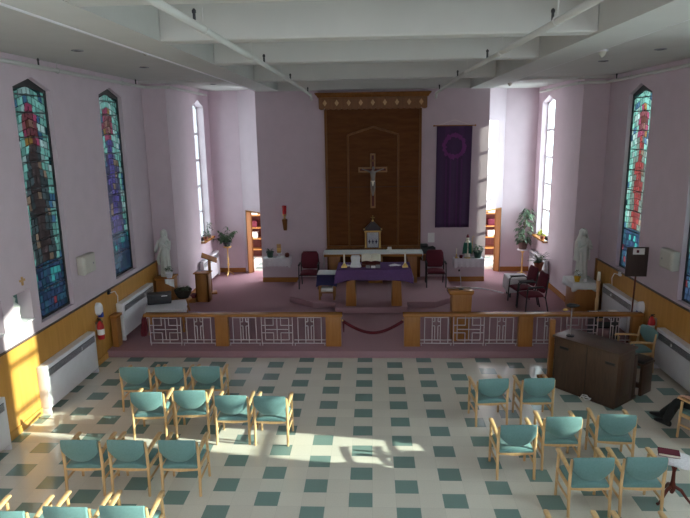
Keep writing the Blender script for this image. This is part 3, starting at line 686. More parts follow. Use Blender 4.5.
# ------------------------------------------------------------------ plants
def leaf(b, p, d, L, w, droop=.4, nseg=3):
    d = d.normalized(); side = d.cross(Vector((0, 0, 1)))
    if side.length < .05: side = Vector((1, 0, 0))
    side.normalize(); up = side.cross(d)
    rows = []
    for k in range(nseg+1):
        q = k/nseg; c = p+d*L*q-Vector((0, 0, droop*L*q*q)); hw = w*math.sin(PI*min(.98, q*.85+.1))
        rows.append((c-side*hw+up*hw*.3, c, c+side*hw+up*hw*.3))
    pts = [tuple(v) for r in rows for v in r]
    fs = [(k*3+j, k*3+j+1, k*3+j+4, k*3+j+3) for k in range(nseg) for j in range(2)]
    b._add(pts, fs)
def bush(c, rad, n, L, w, m, parent, seed, droop=.5, fill=.5, name='foliage'):
    r = random.Random(seed); b = MB()
    for _ in range(n):
        a = r.uniform(0, 2*PI); e = r.uniform(-.5, 1.2); q = fill+(1-fill)*r.random()
        o = Vector((math.cos(a)*math.cos(e)*rad[0], math.sin(a)*math.cos(e)*rad[1], math.sin(e)*rad[2]))*q
        d = Vector((math.cos(a+r.uniform(-.7, .7)), math.sin(a+r.uniform(-.7, .7)), r.uniform(-.2, .9)))
        leaf(b, Vector(c)+o, d, L*r.uniform(.7, 1.25), w*r.uniform(.7, 1.2), droop)
    return b.build(name, m, parent, recalc=False)
def fronds(c, n, L, w, m, parent, seed, spread=1.0, name='foliage'):
    r = random.Random(seed); b = MB()
    for k in range(n):
        a = 2*PI*k/n+r.uniform(-.2, .2); e = r.uniform(.5, 1.35)
        pts = []; p = Vector(c); d = Vector((math.cos(a)*math.cos(e)*spread, math.sin(a)*math.cos(e)*spread, math.sin(e)))
        LL = L*r.uniform(.7, 1.1)
        for q in range(8):
            pts.append(p.copy()); p = p+d*LL/7; d = (d-Vector((0, 0, .16))).normalized()
        b.tube(pts, .004, 4)
        for q in range(1, 8):
            dd = (pts[q]-pts[q-1]).normalized(); sd = dd.cross(Vector((0, 0, 1))).normalized()
            for s in (-1, 1): leaf(b, pts[q], sd*s+dd*.5, w*(1.1-.09*q), w*.16, .2, 2)
    return b.build(name, m, parent, recalc=False)
def pot(c, r0, r1, h, m, parent):
    x, y, z = c
    MB().lathe([(r0, z), (r1, z+h*.86), (r1*1.1, z+h*.86), (r1*1.1, z+h), (r1*.9, z+h), (r1*.85, z+h*.85), (.01, z+h*.85)], 18, None, (x, y)).build('pot', m, parent)
# tall climbing plant in the right alcove
t = thing('flower_stand', 'slim gilt plant stand with white top in the right alcove', 'plant stand', (4.75, 12.0, ZP))
x, y = 4.75, 11.95
MB().lathe([(.15, ZP), (.15, ZP+.02), (.05, ZP+.04), (.025, ZP+.08), (.022, ZP+.3), (.035, ZP+.34), (.022, ZP+.38), (.022, ZP+.66), (.06, ZP+.72), (.06, ZP+.75)], 14, None, (x, y)).build('pedestal', GOLD, t)
MB().lathe([(.05, ZP+.75), (.17, ZP+.77), (.17, ZP+.80), (.02, ZP+.80)], 20, None, (x, y)).build('top', WHITE, t)
t = thing('potted_plant', 'tall bushy climbing plant in brown pot on the gilt stand, right alcove', 'plant', (x, y, ZP+.8))
pot((x, y, ZP+.80), .11, .15, .24, BROWNP, t)
MB().tube([(x, y, ZP+1.0), (x+.02, y, ZP+1.5), (x+.08, y, ZP+2.0)], .02, 6).build('stem', STEM, t)
b = MB(); r = random.Random(4)
for k in range(190):
    q = r.random()**.9; a = r.uniform(0, 2*PI); R0 = .07+.17*(1-abs(q-.45))
    p = Vector((x-.03+.14*q+R0*math.cos(a)*r.uniform(.4, 1), y+R0*math.sin(a)*r.uniform(.4, 1), ZP+1.06+1.02*q))
    leaf(b, p, Vector((math.cos(a), math.sin(a), r.uniform(-.6, .5))), r.uniform(.09, .15), r.uniform(.03, .05), .5)
for s in (-1, 1):
    for k in range(16): leaf(b, Vector((x+s*.09, y-.05, ZP+1.02+.02*k*.5)), Vector((s, r.uniform(-.8, .4), r.uniform(-.2, .4))), r.uniform(.1, .2), .04, .7)
b.build('foliage', GREEN2, t, recalc=False)
# left alcove plant
t = thing('flower_stand', 'slender gilt plant stand in the left alcove', 'plant stand', (-4.64, 11.9, ZP))
x, y = -4.64, 11.9
b = MB()
for k in range(3): a = 2*PI*k/3+.5; b.tube([(x+.17*math.cos(a), y+.17*math.sin(a), ZP+.01), (x+.08*math.cos(a), y+.08*math.sin(a), ZP+.09), (x, y, ZP+.13)], .014, 6)
b.build('foot', GOLD, t)
MB().lathe([(.02, ZP+.1), (.02, ZP+.3), (.04, ZP+.36), (.02, ZP+.42), (.03, ZP+.55), (.018, ZP+.6), (.018, ZP+.88), (.05, ZP+.92)], 12, None, (x, y)).build('column', GOLD, t)
MB().lathe([(.03, ZP+.92), (.13, ZP+.93), (.13, ZP+.96), (.02, ZP+.96)], 18, None, (x, y)).build('top', GOLD, t)
t = thing('potted_plant', 'dark leafy houseplant on the gilt stand in the left alcove', 'plant', (x, y, ZP+.96))
pot((x, y, ZP+.96), .09, .12, .14, BLACKP, t)
b = MB(); r = random.Random(11)
for k in range(14):
    a = r.uniform(0, 2*PI); e = r.uniform(.4, 1.4); L = r.uniform(.26, .52); pts = []; p = Vector((x, y, ZP+1.08)); d = Vector((math.cos(a)*math.cos(e), math.sin(a)*math.cos(e), math.sin(e)))
    for q in range(6): pts.append(tuple(p)); p = p+d*L/5; d = (d-Vector((0, 0, .1))).normalized()
    b.tube(pts, .006, 4)
    for q in range(1, 6):
        for s in range(3): leaf(b, Vector(pts[q]), Vector((r.uniform(-1, 1), r.uniform(-1, 1), r.uniform(-.4, .6))), r.uniform(.1, .17), r.uniform(.025, .04), .5)
b.build('foliage', GREEN, t, recalc=False)
# terracotta potted fern on a stand by the right wall
x, y = 4.78, 10.2
t = thing('pot_stand', 'dark round-topped pot stand near the right chancel window', 'plant stand', (x, y, ZP))
MB().lathe([(.14, ZP), (.14, ZP+.02), (.03, ZP+.05), (.022, ZP+.45), (.05, ZP+.49)], 14, None, (x, y)).build('column', MAHOG, t); MB().lathe([(.05, ZP+.485), (.15, ZP+.49), (.15, ZP+.515), (.02, ZP+.515)], 18, None, (x, y)).build('top', MAHOG, t)
t = thing('potted_fern', 'spreading fern in terracotta pot on a dark stand below the right window', 'plant', (x, y, ZP+.515))
pot((x, y, ZP+.515), .09, .13, .24, TERRA, t); fronds((x, y, ZP+.72), 22, .40, .10, GREEN, t, 5)
# plants on the sills
t = thing('potted_plant', 'yellow-leaved plant on the right chancel window sill', 'plant', (SR-.06, 10.95, 1.45)); pot((SR-.06, 10.95, 1.45), .05, .07, .1, TERRA, t); bush((SR-.06, 10.95, 1.62), (.12, .14, .13), 60, .09, .03, YELG, t, 3)
t = thing('potted_plant', 'small plant in a reddish pot on the left chancel window sill', 'plant', (SL+.06, 10.9, 1.5)); pot((SL+.06, 10.9, 1.5), .05, .07, .1, TERRA, t); bush((SL+.06, 10.9, 1.68), (.1, .16, .14), 55, .1, .022, GREEN2, t, 6)
t = thing('potted_plant', 'taller thin plant behind the small sill plant at the left chancel window', 'plant', (SL+.06, 11.3, 1.5)); pot((SL+.06, 11.3, 1.5), .05, .06, .1, BROWNP, t); bush((SL+.06, 11.3, 1.8), (.08, .12, .24), 60, .1, .02, GREEN, t, 8)

def clampv(o, x0=-99, x1=99, y1=99):
    off = OFF.get(o.name, Vector())
    for v in o.data.vertices:
        v.co.x = max(x0-off.x, min(x1-off.x, v.co.x)); v.co.y = min(y1-off.y, v.co.y)
for o in list(bpy.data.objects):
    if o.name.startswith('foliage'): clampv(o, SL+.01 if OFF[o.name].y < 11.95 and OFF[o.name].z > 1.4 and 0 else -5.08, 5.10, YA-.03)
# ------------------------------------------------------------------ wall shelves with white cloths
def shelf(nm, lab, clab, x0, x1, z, d, seed):
    t = thing(nm, lab, 'shelf', ((x0+x1)/2, YM, z))
    MB().box(x0, YM-d, z-.03, x1, YM-.001, z).build('board', OAKX, t, smooth=False)
    for x in (x0+.12, x1-.12): MB().prism([(YM-.001, z-.03), (YM-d*.8, z-.03), (YM-.001, z-.22)], 0, x-.015, x+.015).build('bracket', OAK, t, smooth=False)
    b = MB(); rings = []
    def fn(u, v):
        s = u*(2*d+(x1-x0)); xx, yy = (x0-.012, YM-.02-s) if s < d else ((x0+s-d, YM-d-.012) if s < d+x1-x0 else (x1+.012, YM-d+(s-d-(x1-x0))-.02))
        return (xx, yy-.008*math.sin(u*60)*v, z+.006-.24*v+(.012*math.sin(u*90) if v > .9 else 0)-.04*v*max(0, 1-min(abs(s-d), abs(s-d-(x1-x0)))*9))
    b.sheet(fn, 90, 5).box(x0-.012, YM-d-.012, z+.001, x1+.012, YM-.01, z+.007)
    tag(b.build('shelf_cloth', LACE, recalc=False), clab, 'cloth')
shelf('wall_shelf', 'wall shelf on the back wall left of the altar, under white lace', 'white lace cloth on the wall shelf left of the altar', -3.27, -2.46, .97, .36, 1)
shelf('wall_shelf', 'wall shelf on the back wall right of the altar, under white lace', 'white lace cloth on the wall shelf right of the altar', 2.44, 3.31, .92, .36, 2)
z = .978
t = thing('potted_plant', 'thin spidery plant in dark green pot on the left wall shelf', 'plant', (-3.08, 10.82, z)); pot((-3.08, 10.82, z), .08, .11, .18, GREENP, t)
b = MB(); r = random.Random(2)
for k in range(12): a = r.uniform(0, 2*PI); leaf(b, Vector((-3.08, 10.82, z+.15)), Vector((math.cos(a), math.sin(a)*.5, r.uniform(.8, 2))), r.uniform(.2, .36), .018, .5, 5)
b.build('foliage', GREEN2, t, recalc=False)
t = thing('pillar_candle', 'brown-and-gold pillar candle on a stand on the left wall shelf', 'candle', (-2.80, 10.80, z))
MB().lathe([(.08, z), (.08, z+.02), (.03, z+.05), (.03, z+.10), (.085, z+.13), (.085, z+.15)], 14, None, (-2.80, 10.80)).build('holder', WHITE, t); MB().lathe([(.065, z+.15), (.065, z+.40), (.02, z+.405)], 14, None, (-2.80, 10.80)).build('candle', INLAY, t)
MB().lathe([(.068, z+.2), (.068, z+.3)], 14, None, (-2.80, 10.80)).build('band', GOLD, t)
tag(MB().lathe([(.05, z), (.075, z+.06), (.06, z+.12), (.02, z+.14)], 12, None, (-2.56, 10.82)).build('round_jar', MAHOG), 'dark round jar at the right end of the left wall shelf', 'jar')
tag(MB().box(-2.74, 10.7, z, -2.64, 10.76, z+.06).build('small_card', PAPER, bevel=.004), 'small white box on the left wall shelf beside the candle', 'box')
tag(MB().box(-2.64, YM-.08, .66, -2.50, YM-.001, .72).build('socket_box', BLACKP, bevel=.006), 'black socket box on the wall under the left lace-covered shelf', 'socket')
tag(MB().box(2.56, YM-.08, .62, 2.72, YM-.001, .67).build('socket_box', BLACKP, bevel=.006), 'black socket box on the wall under the right lace-covered shelf', 'socket')
z = .928
t = thing('saint_statuette', 'painted statuette in a green cloak on the right wall shelf', 'statue', (2.84, 10.8, z))
b = MB(); n_ = 16
b.loft([[(2.84+rx*math.cos(2*PI*k/n_), 10.8+ry*math.sin(2*PI*k/n_), zz) for k in range(n_)] for zz, rx, ry in ((z+.02, .085, .07), (z+.1, .075, .06), (z+.3, .07, .06), (z+.42, .085, .06), (z+.50, .075, .05), (z+.53, .03, .03))]).ball((2.84, 10.79, z+.585), (.045, .05, .06))
b.build('robed_body', CREAM, t)
b = MB(); b.loft([[(2.84+rx*math.cos(PI*k/9-.2), 10.8+ry*math.sin(PI*k/9-.2)*1.1, zz) for k in range(10)]+[(2.84+.8*rx*math.cos(PI*(9-k)/9-.2), 10.8+.75*ry*math.sin(PI*(9-k)/9-.2), zz) for k in range(10)] for zz, rx, ry in ((z+.12, .15, .10), (z+.3, .135, .10), (z+.45, .11, .085), (z+.52, .06, .06))])
for s in (-1, 1): b.loft([[(2.84+s*(.058+rx*math.cos(2*PI*k/8)), 10.76+.04*math.sin(2*PI*k/8), zz) for k in range(8)] for zz, rx in ((z+.15, .045), (z+.34, .062), (z+.47, .05))])
b.build('green_cloak', EMER, t)
MB().lathe([(.1, z), (.1, z+.025), (.07, z+.03)], 14, None, (2.84, 10.8)).build('base', GOLD, t)
MB().lathe([(.045, z+.62), (.042, z+.66), (.012, z+.72)], 10, None, (2.84, 10.79)).build('mitre', MAROON, t)
MB().tube([(2.97, 10.76, z+.05), (2.97, 10.76, z+.62), (3.0, 10.76, z+.67), (3.03, 10.76, z+.63)], .008, 6).build('staff', GOLD, t)
t = thing('potted_plant', 'small leafy plant in dark green pot beside the green-cloaked statuette', 'plant', (3.15, 10.82, z)); pot((3.15, 10.82, z), .09, .125, .2, GREENP, t); bush((3.15, 10.82, z+.26), (.12, .1, .12), 45, .13, .03, GREEN2, t, 9)
t = thing('small_candlestick', 'little brass candlestick on the right wall shelf, left end', 'candle', (2.52, 10.82, z)); MB().lathe([(.05, z), (.05, z+.015), (.015, z+.04), (.015, z+.1), (.03, z+.12)], 12, None, (2.52, 10.82)).build('holder', GOLD, t); MB().lathe([(.015, z+.12), (.014, z+.28), (.004, z+.285)], 10, None, (2.52, 10.82)).build('candle', CREAM, t)
tag(MB().lathe([(.04, z), (.055, z+.05), (.045, z+.09), (.02, z+.1)], 12, None, (2.65, 10.78)).build('votive_glass', MAROON), 'dark votive glass between candlestick and green-cloaked statuette', 'candle')
# shelf with the black machine
t = thing('wall_shelf', 'brown rounded wall shelf under the black machine, right of the rear altar', 'shelf', (1.65, YM, 1.08))
MB().prism([(1.40, YM-.01), (1.95, YM-.01), (1.95, YM-.2), (1.82, YM-.38), (1.52, YM-.38), (1.40, YM-.2)], 2, 1.05, 1.085).build('board', OAKX, t, bevel=.006)
MB().prism([(1.44, YM-.01), (1.91, YM-.01), (1.84, YM-.2), (1.52, YM-.2)], 2, .84, 1.05).build('apron', TRIMW, t, bevel=.01)
t = thing('black_machine', 'black boxy machine on the brown wall shelf beside the rear altar', 'machine', (1.66, 10.8, 1.086))
MB().loft([[(1.66+w*a, 10.8+d*c_, zz) for a, c_ in ((-1, -1), (1, -1), (1, 1), (-1, 1))] for zz, w, d in ((1.086, .23, .15), (1.22, .23, .15), (1.27, .2, .12))]).build('body', BLACKP, t, bevel=.015)
MB().box(1.45, 10.72, 1.26, 1.66, 10.9, 1.36, T(0, 0, 0)).build('raised_lid', BLACK, t, bevel=.015); MB().tube([(1.66, 10.72, 1.27), (1.8, 10.68, 1.31), (1.88, 10.7, 1.25)], .018, 8).build('handle', BLACK, t)

# ------------------------------------------------------------------ statues on pedestals
def figure_statue(name, lab, x, y, z, H, face, veil, seed):
    t = thing(name, lab, 'statue', (x, y, z))
    M = T(x, y, z, 0, 0, face); s = H/1.22; r = random.Random(seed); n_ = 40; ph = r.random()*6
    b = MB(); rings = []
    for zz, rx, ry, fold in ((0, .17, .15, .0), (.05, .18, .16, 0), (.055, .165, .14, .012), (.2, .15, .125, .014), (.4, .14, .115, .012), (.6, .145, .115, .010), (.74, .15, .115, .008), (.86, .165, .115, .006), (.95, .165, .10, .004), (1.0, .11, .08, 0), (1.035, .05, .05, 0), (1.06, .045, .045, 0)):
        rings.append([((rx*.86+fold*1.5*math.sin(9*2*PI*k/n_+zz*3+ph))*math.cos(2*PI*k/n_)*s, (ry*.9+fold*1.5*math.sin(7*2*PI*k/n_+zz*4))*math.sin(2*PI*k/n_)*s, zz*s) for k in range(n_)])
    b.loft(rings, True, True, M)
    hx = .01; b.ball((hx*s, .02*s, 1.125*s), (.062*s, .072*s, .085*s), 14, 10, M)
    b.ball((hx*s, .09*s, 1.12*s), (.011*s, .016*s, .016*s), 8, 6, M)          # nose
    b.ball((hx*s, .078*s, 1.09*s), (.02*s, .012*s, .007*s), 8, 6, M)
    if veil:
        b.loft([[((q*math.cos(a))*s, (-.01+.95*q*math.sin(a))*s, zz*s) for a in [PI*.82+PI*1.36*k/18 for k in range(19)]]+[((.82*q*math.cos(a))*s, (-.01+.8*q*math.sin(a))*s, zz*s) for a in [PI*.82+PI*1.36*(18-k)/18 for k in range(19)]] for zz, q in ((.45, .19), (.7, .185), (.9, .175), (1.0, .13), (1.08, .105), (1.17, .095), (1.22, .05))], True, True, M)
        for q in (-1, 1): b.tube([(q*.155*s, .01*s, .92*s), (q*.17*s, .08*s, .75*s), (q*.03*s, .17*s, .84*s), (q*.012*s, .18*s, .92*s)], [.05*s, .048*s, .034*s, .018*s], 10, M)
    else:
        b.ball((0, -.02*s, 1.14*s), (.075*s, .07*s, .085*s), 12, 8, M); b.tube([(0, -.06*s, 1.12*s), (0, -.07*s, .98*s)], [.06*s, .05*s], 10, M)
        b.ball((0, .075*s, 1.06*s), (.03*s, .025*s, .04*s), 8, 6, M)
        b.tube([(-.155*s, 0, .92*s), (-.20*s, .06*s, .74*s), (-.06*s, .15*s, .86*s), (-.03*s, .17*s, .9*s)], [.05*s, .048*s, .034*s, .02*s], 10, M)
        b.tube([(.155*s, 0, .92*s), (.21*s, .06*s, .74*s), (.16*s, .17*s, .66*s), (.12*s, .2*s, .68*s)], [.05*s, .048*s, .04*s, .022*s], 10, M)
        b.tube([(-.14*s, .08*s, .95*s), (.0, .15*s, .7*s), (.14*s, .12*s, .45*s), (.16*s, .06*s, .3*s)], [.02*s, .035*s, .04*s, .03*s], 8, M)
    b.build('figure', STONE, t)
    return t
t = thing('statue_pedestal', 'wooden pedestal under the white statue in the left corner', 'pedestal', (-5.30, 8.05, ZP))
MB().box(-5.52, 7.8, ZP, -5.13, 8.32, 1.03).build('body', OAK, t, bevel=.01); MB().box(-5.56, 7.76, 1.03, -5.10, 8.34, 1.08).build('top', OAKX, t, bevel=.008)
figure_statue('robed_statue', 'white robed statue on the wooden pedestal in the left corner', -5.32, 8.08, 1.08, 1.22, PI-.35, False, 3)
t = thing('white_flower_pot', 'white pot with a small plant at the foot of the left statue', 'plant', (-5.16, 7.84, 1.08)); pot((-5.17, 7.84, 1.083), .06, .085, .13, WHITE, t); bush((-5.17, 7.84, 1.28), (.06, .06, .12), 28, .1, .02, GREEN, t, 12)
b = MB(); b.sheet(lambda u, v: (-5.26+.24*u, 7.75-.01*math.sin(u*14), 1.07-.22*v*(.5+u*.5)), 16, 4)
tag(b.build('small_cloth', LINEN, solid=.004), 'small white cloth hanging at the front of the left statue pedestal', 'cloth')
t = thing('statue_pedestal', 'wooden pedestal under the veiled white statue in the right corner', 'pedestal', (5.22, 7.85, ZP))
MB().box(4.98, 7.6, ZP, 5.50, 8.32, .95).build('body', OAK, t, bevel=.01); MB().box(5.505, 7.66, ZP, 5.56, 8.3, .9).build('side_panel', MAHOG, t, bevel=.01); MB().box(4.92, 7.56, .95, 5.50, 8.34, .975).build('top', OAKX, t, bevel=.006)
tag(drape(MB(), 4.88, 5.52, 7.52, 8.33, .985, .2, .02, 9, .02, .1, 16, seed=4).build('pedestal_cloth', LINEN, sub=1), 'white cloth over the pedestal of the veiled statue at the right', 'cloth')
figure_statue('veiled_statue', 'white veiled statue with joined hands on the cloth-covered pedestal at the right', 5.22, 8.0, .992, 1.26, PI+.35, True, 8)
t = thing('yellow_flower_pot', 'yellow pot with dry twigs at the foot of the veiled statue', 'plant', (5.02, 7.66, .992)); pot((5.02, 7.66, .992), .055, .075, .13, YELLOW, t); bush((5.02, 7.66, 1.15), (.07, .06, .16), 26, .11, .008, STEM, t, 14)
tag(MB().lathe([(.035, .992), (.04, 1.06), (.034, 1.062)], 12, None, (5.20, 7.62)).build('votive_glass', WHITE), 'small white votive cup beside the yellow pot', 'candle')

# ------------------------------------------------------------------ table, black case, stool and basket in the left corner
t = thing('low_table', 'wooden table with turned legs behind the left end of the railing', 'table', (-4.85, 6.6, ZP))
Ml = T(-4.84, 6.53, 0, 0, 0, .30)
for a in (-1, 1):
    for c_ in (-1, 1): MB().lathe([(.03, ZP), (.035, ZP+.05), (.02, ZP+.1), (.03, ZP+.3), (.035, ZP+.42), (.03, .70)], 10, Ml @ T(a*.38, c_*.34, 0)).build('leg', OAK, t)
MB().box(-.43, -.40, .69, .43, .40, .725, Ml).build('tabletop', OAK, t, smooth=False)
tag(drape(MB(), -.46, .46, -.43, .43, .735, .10, .012, 9, .015, .06, 16, Ml).build('tablecloth', LACE), 'white cloth over the low table behind the left railing', 'cloth')
t = thing('black_case', 'black carrying case on the white cloth of the low table at the left', 'case', (-5.02, 6.72, .742))
Mc = T(-5.05, 6.72, .742, 0, 0, .30)
MB().box(-.27, -.13, 0, .27, .13, .20, Mc).build('body', BLACKP, t, bevel=.02); MB().box(-.275, -.135, .17, .275, .135, .25, Mc).build('lid', BLACKP, t, bevel=.02); MB().tube([Mc @ Vector(p) for p in ((.06, -.135, .20), (.06, -.165, .21), (.18, -.165, .21), (.18, -.135, .20))], .008, 6).build('handle', SILVER, t)
t = thing('plant_stool', 'small carved wooden stool under the dark basket near the left statue', 'stool', (-4.86, 7.9, ZP))
for k in range(4):
    a = PI/4+k*PI/2; MB().tube([(-4.86+.15*math.cos(a), 7.9+.15*math.sin(a), ZP), (-4.86+.10*math.cos(a), 7.9+.10*math.sin(a), ZP+.18), (-4.86+.14*math.cos(a), 7.9+.14*math.sin(a), ZP+.35)], [.022, .03, .024], 8).build('leg', OAK, t)
MB().lathe([(.2, ZP+.345), (.21, ZP+.36), (.2, ZP+.385), (.02, ZP+.385)], 18, None, (-4.86, 7.9)).build('seat', OAK, t)
t = thing('planted_basket', 'dark wicker basket of greenery on the small carved stool', 'basket', (-4.86, 7.9, ZP+.386))
MB().lathe([(.13, ZP+.386), (.2, ZP+.5), (.23, ZP+.60), (.215, ZP+.61), (.18, ZP+.55), (.01, ZP+.54)], 20, None, (-4.86, 7.9)).build('body', BASKET, t); bush((-4.86, 7.9, ZP+.6), (.17, .17, .08), 50, .1, .02, GREEN, t, 21)
# prie-dieu and book stand
t = thing('prie_dieu', 'wooden kneeler desk with a red pad by the left chancel wall', 'kneeler', (-4.62, 9.0, ZP))
MB().box(-4.80, 8.78, ZP, -4.45, 8.83, .95).box(-4.50, 8.78, ZP, -4.45, 9.1, .92).box(-4.80, 8.78, ZP, -4.75, 9.1, .92).build('desk', OAK, t, bevel=.008)
MB().box(-4.84, 8.74, .95, -4.40, 9.12, .98, None).build('top', OAKX, t, bevel=.008)
MB().box(-5.0, 8.72, ZP, -4.82, 9.1, ZP+.12).build('kneeling_step', OAK, t, bevel=.006); MB().box(-5.0, 8.72, ZP+.12, -4.82, 9.1, ZP+.18).build('pad', RED, t, bevel=.02)
t = thing('lectern_stand', 'slender wooden reading stand with slanted top by the left chancel wall', 'lectern', (-4.62, 9.7, ZP))
MB().box(-.17, -.15, 0, .17, .15, .05, T(-4.64, 9.7, ZP, 0, 0, .3)).build('base', OAK, t, bevel=.01); MB().box(-.04, -.04, .05, .04, .04, 1.0, T(-4.64, 9.7, ZP, 0, 0, .3)).build('post', OAK, t, bevel=.006)
MB().box(-.23, -.17, 0, .23, .17, .025, T(-4.64, 9.7, 1.2, .2, .42, .3)).build('book_rest', OAKX, t, bevel=.006)
# white-clothed table and its things in the right corner
t = thing('side_table', 'small table by the maroon armchairs in the right chancel', 'table', (3.98, 9.5, ZP))
for x in (3.77, 4.2):
    for y in (9.2, 9.6): MB().box(x-.02, y-.02, ZP, x+.02, y+.02, .70).build('leg', BLACK, t, smooth=False)
MB().box(3.70, 9.13, .69, 4.23, 9.65, .715).build('tabletop', OAK, t, smooth=False)
tag(drape(MB(), 3.68, 4.25, 9.11, 9.67, .725, .46, .02, 9, .03, .05, 14, seed=5).build('tablecloth', LACE, sub=1), 'long white cloth on the small table by the maroon armchairs', 'cloth')
for k, (x, y, m, lab) in enumerate(((3.84, 9.28, RED, 'red folded card on the long white cloth, left'), (3.98, 9.4, PAPER, 'white card on the long white cloth, middle'), (4.11, 9.32, REDP, 'bright red booklet on the long white cloth, right'))):
    tag(MB().box(-.06, -.045, 0, .06, .045, .02, T(x, y, .733, 0, 0, .4*k)).build('booklet', m, bevel=.003), lab, 'booklet', 'booklets on the long white cloth')

# ------------------------------------------------------------------ communion railing
YR = 5.42; zb_, zt_ = .215, .835
def panel(b, x0, x1, kind):
    w = .0085; W_ = x1-x0; H = zt_-zb_
    def h(v_, a, c): z = zb_+H*v_; b.box(x0+W_*a, YR-w, z-w, x0+W_*c, YR+w, z+w)
    def v(u, a, c): x = x0+W_*u; b.box(x-w, YR-w*.9, zb_+H*a, x+w, YR+w*.9, zb_+H*c)
    h(0, 0, 1)
    if kind == 'lattice':
        v(.015, -.02, 1); v(.985, -.02, 1)
        for u in (.13, .87): v(u, .12, .91)
        for z in (.12, .91): h(z, .13, .87)
        v(.5, .12, .91); h(.5, .13, .87)
        for u0, u1, u2 in ((.015, .13, .385), (.985, .87, .615)):
            a, c = sorted((u0, u2)); h(.65, a, c); h(.38, a, c); v(u2, .65, 1); v(u2, 0, .38)
    else:
        for u in (.13, .37, .63, .87): v(u, 0, 1)
        h(.93, .13, .87); h(.12, 0, 1)
        for u1, u2 in ((.37, .45), (.63, .55)):
            a, c = sorted((u1, u2)); v(u2, .78, .93); h(.78, a, c); h(.63, a, c); v(u2, .12, .63)
def rail(lab, x0, x1, posts, panels):
    t = thing('communion_rail', lab, 'railing', ((x0+x1)/2, YR, ZP))
    MB().box(x0, YR-.10, .83, x1, YR+.10, .89).build('cap', OAKX, t, bevel=.012)
    for a, c in posts: MB().box(a, YR-.07, ZP, c, YR+.07, .83).build('post', OAK, t, bevel=.01)
    for a, c, k in panels:
        b = MB(); panel(b, a, c, k)
        for x in (a+.02, c-.02): b.box(x-.007, YR-.007, ZP, x+.007, YR+.007, zb_)
        b.build('cross_panel' if k == 'cross' else 'lattice_panel', FRET, t, smooth=False)
rail('left half of the communion railing, white fretwork under an oak cap', -4.92, -.63, ((-3.38, -3.10), (-.99, -.66)), ((-4.84, -4.13, 'lattice'), (-4.11, -3.39, 'cross'), (-3.09, -2.41, 'cross'), (-2.39, -1.70, 'lattice'), (-1.68, -1.0, 'cross')))
rail('right half of the communion railing, white fretwork under an oak cap', .65, 5.64, ((.68, 1.02), (3.08, 3.38), (5.42, 5.62)), ((1.03, 1.70, 'cross'), (1.72, 2.38, 'lattice'), (2.40, 3.07, 'cross'), (3.39, 4.06, 'cross'), (4.08, 4.74, 'lattice'), (4.76, 5.41, 'cross')))
t = thing('railing_post', 'short oak post against the left wall, apart from the railing', 'post', (-5.65, YR, ZP))
MB().box(-5.63, YR-.12, ZP, -5.50, YR+.10, .82).build('shaft', OAK, t, bevel=.01); MB().box(-5.64, YR-.15, .82, -5.47, YR+.13, .88).build('cap', OAKX, t, bevel=.01)
t = thing('rope_barrier', 'dark red velvet rope slung across the gap in the railing', 'rope', (0, YR, .6))
MB().tube([(-.62+1.28*q/20, YR, .71-.26*math.sin(PI*q/20)) for q in range(21)], .034, 10).build('rope', RED, t)
for s, x in ((1, -.64), (-1, .66)): MB().tube([(x, YR, .74), (x+s*.02, YR, .72), (x+s*.03, YR, .69)], .012, 8).build('hook', GOLD, t)
MB().tube([(-.615, YR, .70), (-.61, YR-.01, .47)], [.022, .012], 8).build('tassel', RED, t)
b = MB(); b.loft([[(-4.985+rx*math.cos(2*PI*k/18)+dx, 5.47+ry*math.sin(2*PI*k/18)*(1+.3*math.sin(k*2.2)), z) for k in range(18)] for z, rx, ry, dx in ((.36, .06, .05, -.01), (.45, .08, .06, .0), (.6, .07, .05, .02), (.74, .05, .05, .02), (.86, .03, .06, .05))])
tag(b.build('red_drape', RED), 'dark red velvet bundle hanging behind the left end of the railing', 'drape')

# lectern with microphone
t = thing('lectern', 'solid wooden lectern behind the right half of the railing', 'lectern', (1.93, 5.85, ZP))
MB().loft([[(1.93+w*a, 5.85+d*c_, z) for a, c_ in ((-1, -1), (1, -1), (1, 1), (-1, 1))] for z, w, d in ((ZP, .19, .17), (1.22, .21, .2))]).build('body', OAK, t, bevel=.008)
MB().loft([[(1.91+w*a, 5.85+d*c_, z-.06*(c_+1)*.5) for a, c_ in ((-1, -1), (1, -1), (1, 1), (-1, 1))] for z, w, d in ((1.22, .24, .23), (1.26, .26, .25), (1.33, .26, .25))]).build('top', OAKX, t, bevel=.008)
t = thing('microphone', 'thin gooseneck microphone on top of the wooden lectern', 'microphone', (1.91, 5.75, 1.31))
MB().lathe([(.06, 1.331), (.06, 1.345), (.015, 1.36)], 12, None, (1.91, 5.72)).build('base', BLACK, t); MB().tube([(1.91, 5.72, 1.34), (1.90, 5.73, 1.55), (1.88, 5.80, 1.70)], .007, 6).build('gooseneck', SILVER, t); MB().ball((1.875, 5.82, 1.72), (.02, .03, .025)).build('head', BLACK, t)
tag(MB().tube([(2.45, 10.24, ZP+.012), (2.9, 10.2, ZP+.012), (3.2, 10.06, ZP+.012), (3.42, 9.9, ZP+.012), (3.68, 9.6, ZP+.012)], .018, 6).build('floor_strip', WHITE), 'white strip curving across the carpet below the right wall shelf', 'cable')  # thin white tube laid in a curve on the carpet

